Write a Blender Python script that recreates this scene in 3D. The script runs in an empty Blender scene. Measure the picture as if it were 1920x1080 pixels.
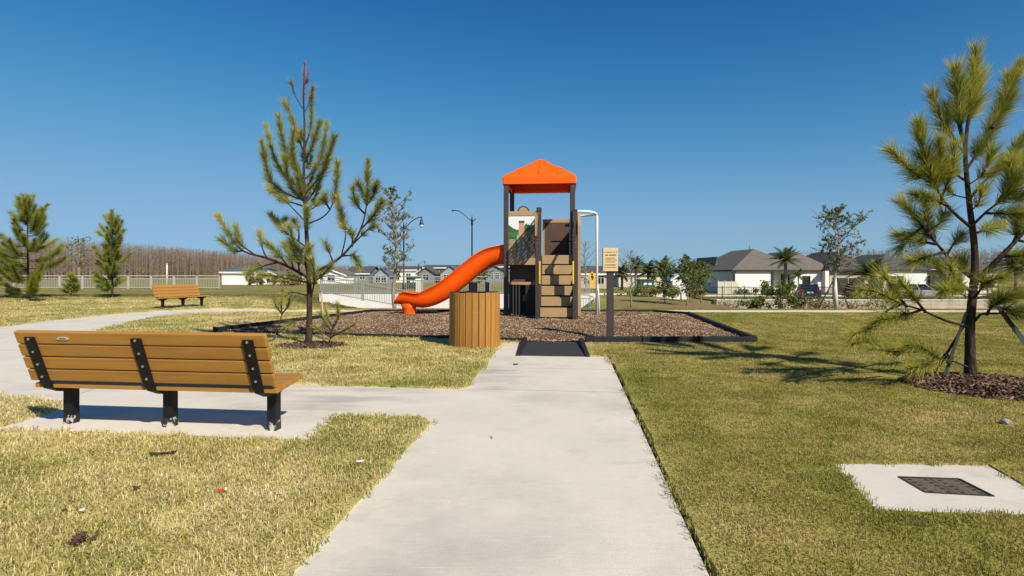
import bpy, bmesh, math, random
import numpy as np
from mathutils import Vector, Matrix
from mathutils.geometry import delaunay_2d_cdt

random.seed(7)
RNG = np.random.default_rng(11)
S = bpy.context.scene
COL = S.collection

# ------------------------------------------------------------------ camera, sky, sun, exposure
F, HOR, CX, CH = 1040.0, 510.0, 960.0, 1.35        # focal length in photo pixels, horizon row, centre column, eye height
cam = bpy.data.cameras.new('camera'); camo = bpy.data.objects.new('camera', cam); COL.objects.link(camo)
camo.location = (0, 0, CH); camo.rotation_euler = (math.radians(90), 0, 0)
cam.sensor_width = 36.0; cam.lens = 36.0 * F / 1920.0
cam.shift_y = -30.0 / 1920.0
cam.clip_start = 0.05; cam.clip_end = 4000
S.camera = camo

SUN_EL, SUN_AZ = math.radians(39), math.radians(143)   # azimuth clockwise from +Y
w = bpy.data.worlds.new('World'); S.world = w; w.use_nodes = True
nt = w.node_tree; nt.nodes.clear()
sky = nt.nodes.new('ShaderNodeTexSky'); sky.sky_type = 'NISHITA'; sky.sun_disc = False
sky.sun_elevation = SUN_EL; sky.sun_rotation = SUN_AZ
sky.air_density = 0.8; sky.dust_density = 0.3; sky.ozone_density = 6.0; sky.altitude = 0
bg = nt.nodes.new('ShaderNodeBackground'); bg.inputs[1].default_value = 0.1
hs = nt.nodes.new('ShaderNodeHueSaturation'); hs.inputs['Saturation'].default_value = 1.2
wo = nt.nodes.new('ShaderNodeOutputWorld')
# camera-like tone response of the whole sky, channel by channel
sep = nt.nodes.new('ShaderNodeSeparateColor'); cmb = nt.nodes.new('ShaderNodeCombineColor')
nt.links.new(sky.outputs[0], hs.inputs['Color']); nt.links.new(hs.outputs[0], sep.inputs[0])
def wmath(op, a, b):
    q = nt.nodes.new('ShaderNodeMath'); q.operation = op
    for k, v in enumerate((a, b)):
        if isinstance(v, float): q.inputs[k].default_value = v
        else: nt.links.new(v, q.inputs[k])
    return q.outputs[0]
for i, (n_, B_, A_) in enumerate(((1.9, 0.0114, 0.2166), (2.0, 0.0319, 0.3747), (2.3, 0.0607, 0.5315))):
    p_ = wmath('POWER', wmath('MULTIPLY', sep.outputs[i], 0.1), n_)
    glow = wmath('MULTIPLY', wmath('POWER', wmath('MULTIPLY', sep.outputs[i], 0.1), 3.0), 0.5)      # the brighter sky round the sun, behind the viewer
    nt.links.new(wmath('ADD', glow, wmath('MULTIPLY', wmath('DIVIDE', p_, wmath('ADD', p_, B_)), A_ * 10.0)), cmb.inputs[i])
nt.links.new(cmb.outputs[0], bg.inputs[0]); nt.links.new(bg.outputs[0], wo.inputs[0])
sl = bpy.data.lights.new('sun', 'SUN'); sl.energy = 4.6; sl.angle = math.radians(0.53); sl.color = (1.0, 0.915, 0.775)
so = bpy.data.objects.new('sun', sl); COL.objects.link(so)
sd = Vector((math.sin(SUN_AZ) * math.cos(SUN_EL), math.cos(SUN_AZ) * math.cos(SUN_EL), math.sin(SUN_EL)))
so.rotation_euler = sd.to_track_quat('Z', 'Y').to_euler()
so.location = sd * 50
S.view_settings.view_transform = 'Standard'; S.view_settings.look = 'None'
S.view_settings.gamma = 1.0; S.view_settings.exposure = 0.40; S.view_settings.use_curve_mapping = False
S.render.engine = 'CYCLES'
S.cycles.max_bounces = 6; S.cycles.transparent_max_bounces = 8; S.cycles.use_denoising = True

# ------------------------------------------------------------------ helpers
def G(px, py):                       # photo pixel -> point on level ground
    Y = F * CH / (py - HOR)
    return ((px - CX) * Y / F, Y)
def P(px, py, Y):                    # photo pixel at a given distance -> 3D point
    return Vector(((px - CX) * Y / F, Y, CH - (py - HOR) * Y / F))
def sstep(a, b, x):
    t = min(1, max(0, (x - a) / (b - a))); return t * t * (3 - 2 * t)

MATS = {}
def mat(name, col, rough=0.7, col2=None, scale=6.0, var=0.25, bump=0.0, bscale=40.0, metallic=0.0, stretch=None, coord='Object',
        rnd=0.0, spec=0.5, translucent=0.0, coat=0.0, detail=6.0):
    m = bpy.data.materials.new(name); m.use_nodes = True
    t = m.node_tree; n = t.nodes; L = t.links
    b = n['Principled BSDF']
    b.inputs['Roughness'].default_value = rough; b.inputs['Metallic'].default_value = metallic
    b.inputs['Specular IOR Level'].default_value = spec
    if coat: b.inputs['Coat Weight'].default_value = coat
    c2 = col2 or tuple(x * (1 - var) for x in col)
    if coord == 'World':
        src = n.new('ShaderNodeNewGeometry').outputs['Position']
    else:
        src = n.new('ShaderNodeTexCoord').outputs['Object']
    if stretch:
        mp = n.new('ShaderNodeMapping'); mp.inputs['Scale'].default_value = stretch
        L.new(src, mp.inputs[0]); src = mp.outputs[0]
    nz = n.new('ShaderNodeTexNoise'); nz.inputs['Scale'].default_value = scale; nz.inputs['Detail'].default_value = detail
    nz.inputs['Roughness'].default_value = 0.65
    L.new(src, nz.inputs['Vector'])
    mr = n.new('ShaderNodeMapRange'); mr.inputs[1].default_value = 0.32; mr.inputs[2].default_value = 0.68
    L.new(nz.outputs['Fac'], mr.inputs[0])
    mx = n.new('ShaderNodeMix'); mx.data_type = 'RGBA'
    mx.inputs[6].default_value = (*col, 1); mx.inputs[7].default_value = (*c2, 1)
    L.new(mr.outputs[0], mx.inputs[0])
    out = mx.outputs[2]
    if rnd:
        oi = n.new('ShaderNodeObjectInfo')
        m2 = n.new('ShaderNodeMapRange'); m2.inputs[3].default_value = 1 - rnd; m2.inputs[4].default_value = 1 + rnd
        L.new(oi.outputs['Random'], m2.inputs[0])
        hv = n.new('ShaderNodeHueSaturation'); L.new(m2.outputs[0], hv.inputs['Value']); L.new(out, hv.inputs['Color']); out = hv.outputs[0]
    L.new(out, b.inputs['Base Color'])
    if bump:
        nb = n.new('ShaderNodeTexNoise'); nb.inputs['Scale'].default_value = bscale; nb.inputs['Detail'].default_value = 5
        L.new(src, nb.inputs['Vector'])
        bp = n.new('ShaderNodeBump'); bp.inputs['Strength'].default_value = bump; bp.inputs['Distance'].default_value = 0.02
        L.new(nb.outputs['Fac'], bp.inputs['Height']); L.new(bp.outputs[0], b.inputs['Normal'])
    if translucent:
        tr = n.new('ShaderNodeBsdfTranslucent'); L.new(out, tr.inputs[0])
        ms = n.new('ShaderNodeMixShader'); ms.inputs[0].default_value = translucent
        L.new(b.outputs[0], ms.inputs[1]); L.new(tr.outputs[0], ms.inputs[2])
        L.new(ms.outputs[0], n['Material Output'].inputs[0])
    MATS[name] = m
    return m

def foliage_mat(name, c_dark, c_mid, c_tip, trans=0.3, wscale=1.2, rough=0.55):
    """leaf material: per-leaf random value in attribute 'rnd', soft world-space patches"""
    m = bpy.data.materials.new(name); m.use_nodes = True
    t = m.node_tree; n = t.nodes; L = t.links
    b = n['Principled BSDF']; b.inputs['Roughness'].default_value = rough; b.inputs['Specular IOR Level'].default_value = 0.3
    at = n.new('ShaderNodeAttribute'); at.attribute_name = 'rnd'
    ge = n.new('ShaderNodeNewGeometry')
    nz = n.new('ShaderNodeTexNoise'); nz.inputs['Scale'].default_value = wscale; nz.inputs['Detail'].default_value = 3
    L.new(ge.outputs['Position'], nz.inputs['Vector'])
    ad = n.new('ShaderNodeMath'); ad.operation = 'MULTIPLY_ADD'; ad.inputs[1].default_value = 0.9; ad.inputs[2].default_value = -0.45
    L.new(nz.outputs['Fac'], ad.inputs[0])
    a2 = n.new('ShaderNodeMath'); a2.operation = 'ADD'; L.new(ad.outputs[0], a2.inputs[0]); L.new(at.outputs['Fac'], a2.inputs[1])
    cr = n.new('ShaderNodeValToRGB'); e = cr.color_ramp.elements
    e[0].position = 0.0; e[0].color = (*c_dark, 1); e[1].position = 1.0; e[1].color = (*c_tip, 1)
    x = e.new(0.5); x.color = (*c_mid, 1)
    L.new(a2.outputs[0], cr.inputs[0]); L.new(cr.outputs[0], b.inputs['Base Color'])
    tr = n.new('ShaderNodeBsdfTranslucent'); L.new(cr.outputs[0], tr.inputs[0])
    ms = n.new('ShaderNodeMixShader'); ms.inputs[0].default_value = trans
    L.new(b.outputs[0], ms.inputs[1]); L.new(tr.outputs[0], ms.inputs[2]); L.new(ms.outputs[0], n['Material Output'].inputs[0])
    MATS[name] = m
    return m

def tag(o, label=None, cat=None, group=None, kind=None):
    if label: o['label'] = label
    if cat: o['category'] = cat
    if group: o['group'] = group
    if kind: o['kind'] = kind
    return o
def empty(name, loc=(0, 0, 0), rz=0, **k):
    o = bpy.data.objects.new(name, None); COL.objects.link(o); o.location = loc; o.rotation_euler = (0, 0, rz)
    o.empty_display_size = 0.2
    return tag(o, **k)
def link(name, me, m, parent=None, loc=None, rot=None):
    o = bpy.data.objects.new(name, me); COL.objects.link(o)
    if m is not None and not me.materials: me.materials.append(m)
    if parent is not None: o.parent = parent
    if loc is not None: o.location = loc
    if rot is not None: o.rotation_euler = rot
    return o
def copy_tree(o, parent=None):
    c = o.copy(); COL.objects.link(c); c.parent = parent
    for ch in o.children: copy_tree(ch, c)
    return c

class MB:
    def __init__(s): s.v = []; s.f = []; s.a = None
    def add(s, vs, fs):
        k = len(s.v); s.v += [tuple(x) for x in vs]; s.f += [tuple(i + k for i in f) for f in fs]; return s
    def box(s, x0, x1, y0, y1, z0, z1):
        vs = [(x0, y0, z0), (x1, y0, z0), (x1, y1, z0), (x0, y1, z0), (x0, y0, z1), (x1, y0, z1), (x1, y1, z1), (x0, y1, z1)]
        return s.add(vs, [(0, 3, 2, 1), (4, 5, 6, 7), (0, 1, 5, 4), (1, 2, 6, 5), (2, 3, 7, 6), (3, 0, 4, 7)])
    def hexa(s, vs):
        return s.add(vs, [(0, 3, 2, 1), (4, 5, 6, 7), (0, 1, 5, 4), (1, 2, 6, 5), (2, 3, 7, 6), (3, 0, 4, 7)])
    def bar(s, p, q, wx, wy, up=(0, 0, 1)):      # box from p to q; wx across, wy along 'up'
        p = Vector(p); q = Vector(q); d = (q - p).normalized(); u = Vector(up)
        if abs(d.dot(u)) > 0.98: u = Vector((0, 1, 0))
        r = d.cross(u).normalized() * wx / 2; u = r.cross(d).normalized() * wy / 2
        return s.hexa([p - r - u, p + r - u, p + r + u, p - r + u, q - r - u, q + r - u, q + r + u, q - r + u])
    def tube(s, pts, rad, n=8, cap=True):
        pts = [Vector(p) for p in pts]
        if not hasattr(rad, '__len__'): rad = [rad] * len(pts)
        k = len(s.v); ref = Vector((0.3, 0.9, 0.1)).normalized()
        for i, p in enumerate(pts):
            d = (pts[min(i + 1, len(pts) - 1)] - pts[max(i - 1, 0)]).normalized()
            r = d.cross(ref)
            if r.length < 0.05: r = d.cross(Vector((1, 0, 0)))
            r.normalize(); u = r.cross(d)
            for j in range(n):
                a = 2 * math.pi * j / n
                s.v.append(tuple(p + (r * math.cos(a) + u * math.sin(a)) * rad[i]))
        for i in range(len(pts) - 1):
            for j in range(n):
                a, b = k + i * n + j, k + i * n + (j + 1) % n
                s.f.append((a, b, b + n, a + n))
        if cap:
            s.f.append(tuple(k + j for j in reversed(range(n)))); s.f.append(tuple(k + (len(pts) - 1) * n + j for j in range(n)))
        return s
    def prism(s, poly, a0, a1, axis='y'):        # polygon in the plane across 'axis', extruded from a0 to a1
        n = len(poly)
        def mk(u, v, t): return {'y': (u, t, v), 'x': (t, u, v), 'z': (u, v, t)}[axis]
        vs = [mk(u, v, a0) for u, v in poly] + [mk(u, v, a1) for u, v in poly]
        return s.add(vs, [tuple(range(n)), tuple(range(2 * n - 1, n - 1, -1))] + [(i, i + n, (i + 1) % n + n, (i + 1) % n) for i in range(n)])
    def mesh(s, name='m', smooth=False, bevel=0.0, seg=2):
        me = bpy.data.meshes.new(name); me.from_pydata(s.v, [], s.f)
        bm = bmesh.new(); bm.from_mesh(me)
        bmesh.ops.recalc_face_normals(bm, faces=bm.faces)
        if bevel:
            bmesh.ops.bevel(bm, geom=[e for e in bm.edges if len(e.link_faces) == 2 and e.calc_face_angle(0) > 0.6], offset=bevel, segments=seg, profile=0.6, affect='EDGES')
        bm.to_mesh(me); bm.free()
        if smooth: me.polygons.foreach_set('use_smooth', [True] * len(me.polygons))
        return me
    def build(s, name, m, parent=None, smooth=False, bevel=0.0, loc=None, rot=None, **k):
        o = link(name, s.mesh(name, smooth, bevel), m, parent, loc, rot)
        return tag(o, **k)

def np_mesh(name, V, Fc, attr=None, smooth=False):
    """V (n,3); Fc (m,k) all same size; attr: per-vertex floats 'rnd'"""
    me = bpy.data.meshes.new(name); V = np.asarray(V, np.float32); Fc = np.asarray(Fc, np.int32)
    me.vertices.add(len(V)); me.vertices.foreach_set('co', V.ravel())
    k = Fc.shape[1]
    me.loops.add(Fc.size); me.loops.foreach_set('vertex_index', Fc.ravel())
    me.polygons.add(len(Fc)); me.polygons.foreach_set('loop_start', np.arange(0, Fc.size, k, dtype=np.int32))
    me.polygons.foreach_set('loop_total', np.full(len(Fc), k, np.int32))
    if smooth: me.polygons.foreach_set('use_smooth', np.ones(len(Fc), bool))
    me.update(calc_edges=True)
    if attr is not None:
        a = me.attributes.new('rnd', 'FLOAT', 'POINT'); a.data.foreach_set('value', np.asarray(attr, np.float32))
    return me

# ------------------------------------------------------------------ materials
mat('concrete', (0.655, 0.60, 0.51), 0.85, (0.59, 0.54, 0.46), 1.3, bump=0.12, bscale=90, coord='World', spec=0.25)
mat('concrete_white', (0.72, 0.70, 0.66), 0.85, (0.62, 0.60, 0.56), 0.8, coord='World', bump=0.1, spec=0.2)
mat('joint', (0.30, 0.28, 0.24), 0.95, (0.42, 0.40, 0.35), scale=3)
mat('soil', (0.055, 0.042, 0.026), 0.95, (0.10, 0.075, 0.045), 20, bump=0.5, coord='World', spec=0.1)
mat('lumber', (0.41, 0.205, 0.046), 0.5, (0.31, 0.15, 0.03), 3.0, stretch=(0.5, 8, 9), rnd=0.05, bump=0.08, bscale=12, spec=0.35)
mat('lumber_can', (0.38, 0.185, 0.04), 0.5, (0.28, 0.13, 0.026), 3.0, stretch=(8, 8, 0.6), rnd=0.16, bump=0.08, bscale=12, spec=0.35)
mat('black_steel', (0.007, 0.007, 0.008), 0.5, (0.012, 0.012, 0.013), 12, bump=0.04, bscale=60, spec=0.25)
mat('black_chipped', (0.012, 0.012, 0.013), 0.45, (0.5, 0.48, 0.45), 14, detail=8)
MATS['black_chipped'].node_tree.nodes['Map Range'].inputs[1].default_value = 0.50; MATS['black_chipped'].node_tree.nodes['Map Range'].inputs[2].default_value = 0.56
mat('bolt_steel', (0.72, 0.72, 0.72), 0.28, metallic=1.0, var=0.1)
mat('plate', (0.75, 0.76, 0.74), 0.35, metallic=0.6, var=0.1)
mat('plate_mark', (0.10, 0.12, 0.16), 0.5)
mat('plastic_black', (0.012, 0.012, 0.014), 0.7, (0.02, 0.02, 0.023), 9, bump=0.15, bscale=60, spec=0.25)
mat('rubber', (0.018, 0.018, 0.02), 0.75, (0.035, 0.034, 0.034), 7, bump=0.3, bscale=120)
mat('post_brown', (0.035, 0.026, 0.024), 0.55, (0.05, 0.038, 0.034), 5, bump=0.05)
mat('panel_brown', (0.095, 0.05, 0.036), 0.55, (0.075, 0.04, 0.028), 4)
mat('panel_tan', (0.40, 0.27, 0.13), 0.55, (0.35, 0.235, 0.11), 5, bump=0.04)
mat('panel_dark', (0.022, 0.016, 0.015), 0.6)
mat('yellow', (0.75, 0.47, 0.03), 0.45, var=0.1)
mat('orange', (0.92, 0.105, 0.002), 0.5, (0.86, 0.09, 0.002), 1.5, spec=0.25)
mat('orange_roof', (0.92, 0.115, 0.003), 0.6, (0.86, 0.10, 0.002), 2.0, spec=0.2)
mat('white_paint', (0.82, 0.82, 0.80), 0.4, var=0.08)
mat('sign_board', (0.66, 0.50, 0.28), 0.6, var=0.06)
mat('sign_text', (0.10, 0.06, 0.03), 0.7)
mat('bark', (0.085, 0.060, 0.045), 0.95, (0.025, 0.018, 0.014), 22, bump=1.0, bscale=45, stretch=(1, 1, 0.35), spec=0.1)
mat('bark_pale', (0.30, 0.26, 0.21), 0.9, (0.18, 0.15, 0.12), 15, bump=0.4, spec=0.1)
mat('wrap_white', (0.70, 0.66, 0.58), 0.8, (0.55, 0.51, 0.44), 8)
mat('wood_pale', (0.46, 0.38, 0.26), 0.8, (0.33, 0.26, 0.17), 8)
mat('strap', (0.012, 0.022, 0.016), 0.7)
mat('rail_metal', (0.33, 0.345, 0.355), 0.45, metallic=0.3, var=0.1)
mat('rail_light', (0.48, 0.48, 0.465), 0.5, metallic=0.1, var=0.1)
mat('fence_black', (0.012, 0.012, 0.013), 0.5)
mat('lamp_black', (0.010, 0.012, 0.016), 0.4)
mat('lamp_glass', (0.55, 0.62, 0.66), 0.15, var=0.05)
mat('stucco_white', (0.84, 0.82, 0.78), 0.9, (0.80, 0.78, 0.74), 1.0, spec=0.15)
mat('stucco_tan', (0.48, 0.40, 0.30), 0.9, (0.44, 0.36, 0.27), 1.0, spec=0.15)
mat('stucco_cream', (0.62, 0.56, 0.44), 0.9, spec=0.15, var=0.08)
mat('siding_grey', (0.20, 0.21, 0.21), 0.85, var=0.1)
mat('siding_blue', (0.27, 0.32, 0.38), 0.85, var=0.1)
mat('roof_brown', (0.155, 0.138, 0.118), 0.9, (0.115, 0.10, 0.085), 3.0, bump=0.4, bscale=10)
mat('roof_dark', (0.088, 0.084, 0.08), 0.9, (0.06, 0.058, 0.056), 3.0, bump=0.4, bscale=10)
mat('roof_slate', (0.09, 0.12, 0.15), 0.9, var=0.2, scale=3)
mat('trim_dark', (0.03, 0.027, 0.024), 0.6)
mat('pane', (0.02, 0.025, 0.03), 0.08, var=0.2, spec=0.7)
mat('asphalt', (0.055, 0.055, 0.056), 0.9, (0.075, 0.074, 0.072), 2, coord='World')
mat('block_wall', (0.50, 0.42, 0.32), 0.95, (0.38, 0.32, 0.24), 1.6, coord='World', bump=0.4, bscale=8)
mat('car_navy', (0.010, 0.018, 0.032), 0.22, coat=0.8, var=0.1)
mat('car_black', (0.012, 0.014, 0.016), 0.22, coat=0.8, var=0.1)
mat('car_white', (0.78, 0.79, 0.79), 0.25, coat=0.8, var=0.03)
mat('car_glass', (0.015, 0.018, 0.022), 0.05, spec=0.8)
mat('tyre', (0.012, 0.012, 0.012), 0.85)
mat('rim', (0.45, 0.46, 0.47), 0.3, metallic=0.8)
mat('tail_light', (0.45, 0.02, 0.015), 0.25)
mat('head_light', (0.8, 0.8, 0.78), 0.12)
mat('box_green', (0.028, 0.075, 0.045), 0.55)
mat('teal', (0.01, 0.20, 0.20), 0.6)
mat('grate_iron', (0.165, 0.115, 0.075), 0.8, (0.09, 0.062, 0.043), 14, bump=0.4, bscale=80)
mat('hole', (0.006, 0.006, 0.006), 0.9)
mat('litter_white', (0.75, 0.74, 0.70), 0.7); mat('litter_red', (0.60, 0.06, 0.05), 0.5)
mat('dead_leaf', (0.10, 0.045, 0.028), 0.9, (0.06, 0.028, 0.018), 30)
mat('stone', (0.38, 0.36, 0.33), 0.9, (0.26, 0.25, 0.23), 20, bump=0.5)
foliage_mat('needles', (0.095, 0.135, 0.032), (0.33, 0.345, 0.065), (0.66, 0.57, 0.15), 0.4, 2.2)
foliage_mat('needles_yellow', (0.09, 0.125, 0.024), (0.36, 0.36, 0.05), (0.70, 0.59, 0.12), 0.4, 2.2)
foliage_mat('needles_red', (0.14, 0.07, 0.06), (0.28, 0.13, 0.115), (0.42, 0.22, 0.19), 0.3, 2.0)
foliage_mat('needles_green', (0.10, 0.14, 0.028), (0.29, 0.325, 0.052), (0.52, 0.48, 0.10), 0.4, 1.2)
foliage_mat('leaf_grey', (0.07, 0.085, 0.032), (0.15, 0.17, 0.075), (0.30, 0.30, 0.17), 0.35, 2.0, 0.4)
foliage_mat('leaf_green', (0.06, 0.095, 0.016), (0.14, 0.18, 0.03), (0.27, 0.28, 0.06), 0.35, 1.2, 0.45)
foliage_mat('palm_green', (0.045, 0.075, 0.018), (0.105, 0.14, 0.032), (0.22, 0.23, 0.07), 0.3, 1.2, 0.45)
foliage_mat('twig', (0.19, 0.145, 0.11), (0.26, 0.20, 0.15), (0.34, 0.27, 0.205), 0.25, 0.05, 0.9)
foliage_mat('chips', (0.075, 0.046, 0.028), (0.20, 0.130, 0.078), (0.50, 0.37, 0.235), 0.0, 0.8, 0.9)
foliage_mat('bark_chips', (0.035, 0.018, 0.012), (0.12, 0.062, 0.040), (0.30, 0.20, 0.14), 0.0, 1.5, 0.9)
foliage_mat('weeds', (0.08, 0.095, 0.025), (0.18, 0.165, 0.045), (0.33, 0.27, 0.11), 0.3, 1.0)

# ------------------------------------------------------------------ terrain
def terrain(x, y):
    drop = -0.2 * min(1, max(0, (y - 18) / 2.6)) - 1.8 * min(1, max(0, (y - 22.6) / 27.4))
    drop *= sstep(-12.5, -7.5, x) if y < 33 else 1.0
    if y < 18: return 0.0
    # upper level behind the white wall and out to the left
    if x < 5.2 and y >= 33.0:
        return -0.06 - 0.9 * sstep(50, 95, y)
    if x < 5.2 and y < 33:
        return drop
    # grass bank in the middle
    k = sstep(13.0, 16.0, x)
    bank = drop if y < 34 else -1.0 + 0.28 * sstep(34, 42, y)
    if y > 60: bank = -0.72 - 0.6 * sstep(60, 100, y)
    lot = drop if y < 50.2 else -1.32
    return bank * (1 - k) + lot * k

RX = lambda y: 0.876 + 0.103 * (y - 2.463)      # right edge of the main path
LX = lambda y: -0.983 + 0.1026 * (y - 2.463)    # left edge of the main path
PATH = [(RX(-4), -4), (RX(0), 0), (RX(4), 4), (1.538, 8.886), (1.206, 8.83), (0.103, 8.94), (0.233, 10.50), (-0.183, 10.50), (-0.526, 6.44), (-0.62, 6.40),
        (-2.4, 6.62), (-3.65, 6.80), (-4.5, 7.05), (-5.5, 7.6), (-6.5, 8.5), (-7.5, 9.7), (-8.7, 11.3), (-9.7, 13.12), (-10.3, 15.0), (-10.55, 16.7), (-10.3, 17.8), (-9.75, 18.9),
        (-8.75, 20.2), (-7, 20.8), (-4, 21.0), (0, 21.0), (5, 21.0), (14, 21.0), (26, 21.0), (44, 21.0), (44, 22.4), (26, 22.4), (14, 22.4), (5, 22.4), (0, 22.4), (-4, 22.4),
        (-7.6, 22.2), (-9.8, 21.7), (-11.2, 20.8), (-12.1, 19.0), (-12.7, 17.2), (-12.8, 15.2), (-12.5, 13.4), (-11.8, 11.5), (-10.7, 9.2), (-9.7, 7.0), (-9.0, 5), (-8.6, 2), (-8.6, -4),
        (-6.9, -4), (-6.9, 1), (-6.7, 3.6), (-6.35, 5.0), (-6.0, 5.7), (-5.6, 6.0), (-5.1, 5.88), (-4.7, 5.68), (-4.43, 5.47), (-1.607, 5.16), (-0.95, 5.115), (-0.79, 5.06), (-0.73, 4.93), (LX(4), 4), (LX(2.463), 2.463), (LX(0), 0), (LX(-4), -4)]
PAD = [(-4.43, 5.47), (-1.607, 5.16), (-1.62, 4.39), (-4.43, 4.72)]
MULCH = [(-6.57, 12.25), (-4.06, 11.75), (-1.28, 11.07), (0.25, 10.62), (1.30, 10.50), (4.62, 10.55), (5.42, 17.0), (4.6, 18.0), (-4.6, 18.2)]
MAT_RAMP = [(0.103, 8.94), (1.206, 8.83), (1.30, 10.48), (0.25, 10.60)]
DRAIN = [(2.235, 3.87), (3.30, 3.84), (3.10, 3.02), (2.035, 3.09)]

random.seed(4)
_tr = [(y, 0.02 + 0.03 * random.random()) for y in np.arange(0, 8.9, 0.3)]      # ragged bare edge right of the path
TRENCH = [(RX(y), y) for y, _ in _tr] + [(1.538, 8.886)] + [(RX(y) + d, y) for y, d in reversed(_tr)]

def in_poly(poly, X, Y):
    X = np.asarray(X); Y = np.asarray(Y); r = np.zeros(X.shape, bool); n = len(poly)
    for i in range(n):
        (x0, y0), (x1, y1) = poly[i], poly[i - 1]
        c = ((y0 > Y) != (y1 > Y))
        with np.errstate(divide='ignore', invalid='ignore'):
            xi = (x1 - x0) * (Y - y0) / ((y1 - y0) if y1 != y0 else 1e-9) + x0
        r ^= c & (X < xi)
    return r

def subdivide(poly, step):
    out = []
    for i in range(len(poly)):
        a = Vector(poly[i]); b = Vector(poly[(i + 1) % len(poly)]); n = max(1, int((b - a).length / step))
        out += [tuple(a.lerp(b, k / n)) for k in range(n)]
    return out
polys = {k: subdivide(p, st) for k, p, st in (('path', PATH, 1.0), ('pad', PAD, 0.6), ('mulch', MULCH, 0.8), ('ramp', MAT_RAMP, 1.0), ('drain', DRAIN, 0.6), ('trench', TRENCH, 1.0))}
vc, ed = [], []
for p in polys.values():
    k = len(vc); vc += [Vector(q) for q in p]; ed += [(k + i, k + (i + 1) % len(p)) for i in range(len(p))]
def grid(xs, ys):
    for x in xs:
        for y in ys: vc.append(Vector((x + random.uniform(-.02, .02), y)))
grid(np.arange(-16, 16.1, 1.6), np.arange(-6, 17, 1.6))
grid(np.arange(-60, 60.1, 2.0), [17.2, 18.01, 19.3, 20.6, 22.6, 24, 26, 28, 30, 32.95, 33.06, 34, 36, 38, 40, 42, 46, 50.15, 50.25, 54, 58, 60, 66, 75, 85, 95, 105])
grid([-900, -500, -250, -120, -60, 60, 120, 250, 500, 900], [-60, -20, -6, 17, 40, 60, 105, 160, 250, 500, 1200, 2400])
grid([5.15, 5.25], np.arange(33, 60, 2.0))
V2, E2, F2, _, _, _ = delaunay_2d_cdt(vc, ed, [], 0, 1e-5)
cent = np.array([[(V2[f[0]].x + V2[f[1]].x + V2[f[2]].x) / 3, (V2[f[0]].y + V2[f[1]].y + V2[f[2]].y) / 3] for f in F2])
inside = {k: in_poly(p, cent[:, 0], cent[:, 1]) for k, p in polys.items()}
def sheet(name, mask, dz, m, skirt=0.0, kind='structure', zfun=terrain):
    idx = {}; vs = []; fs = []
    for f in np.array(F2, dtype=object)[mask]:
        t = []
        for i in f:
            if i not in idx: idx[i] = len(vs); vs.append((V2[i].x, V2[i].y, zfun(V2[i].x, V2[i].y) + dz))
            t.append(idx[i])
        fs.append(t)
    me = bpy.data.meshes.new(name); me.from_pydata(vs, [], fs)
    bm = bmesh.new(); bm.from_mesh(me); bmesh.ops.recalc_face_normals(bm, faces=bm.faces)
    if bm.faces[:] and sum(f.normal.z for f in bm.faces) < 0: bmesh.ops.reverse_faces(bm, faces=bm.faces)
    if skirt:
        be = [e for e in bm.edges if len(e.link_faces) == 1]
        r = bmesh.ops.extrude_edge_only(bm, edges=be)
        for v in r['geom']:
            if isinstance(v, bmesh.types.BMVert): v.co.z -= skirt
    bm.to_mesh(me); bm.free()
    return tag(link(name, me, m), kind=kind)

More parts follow.
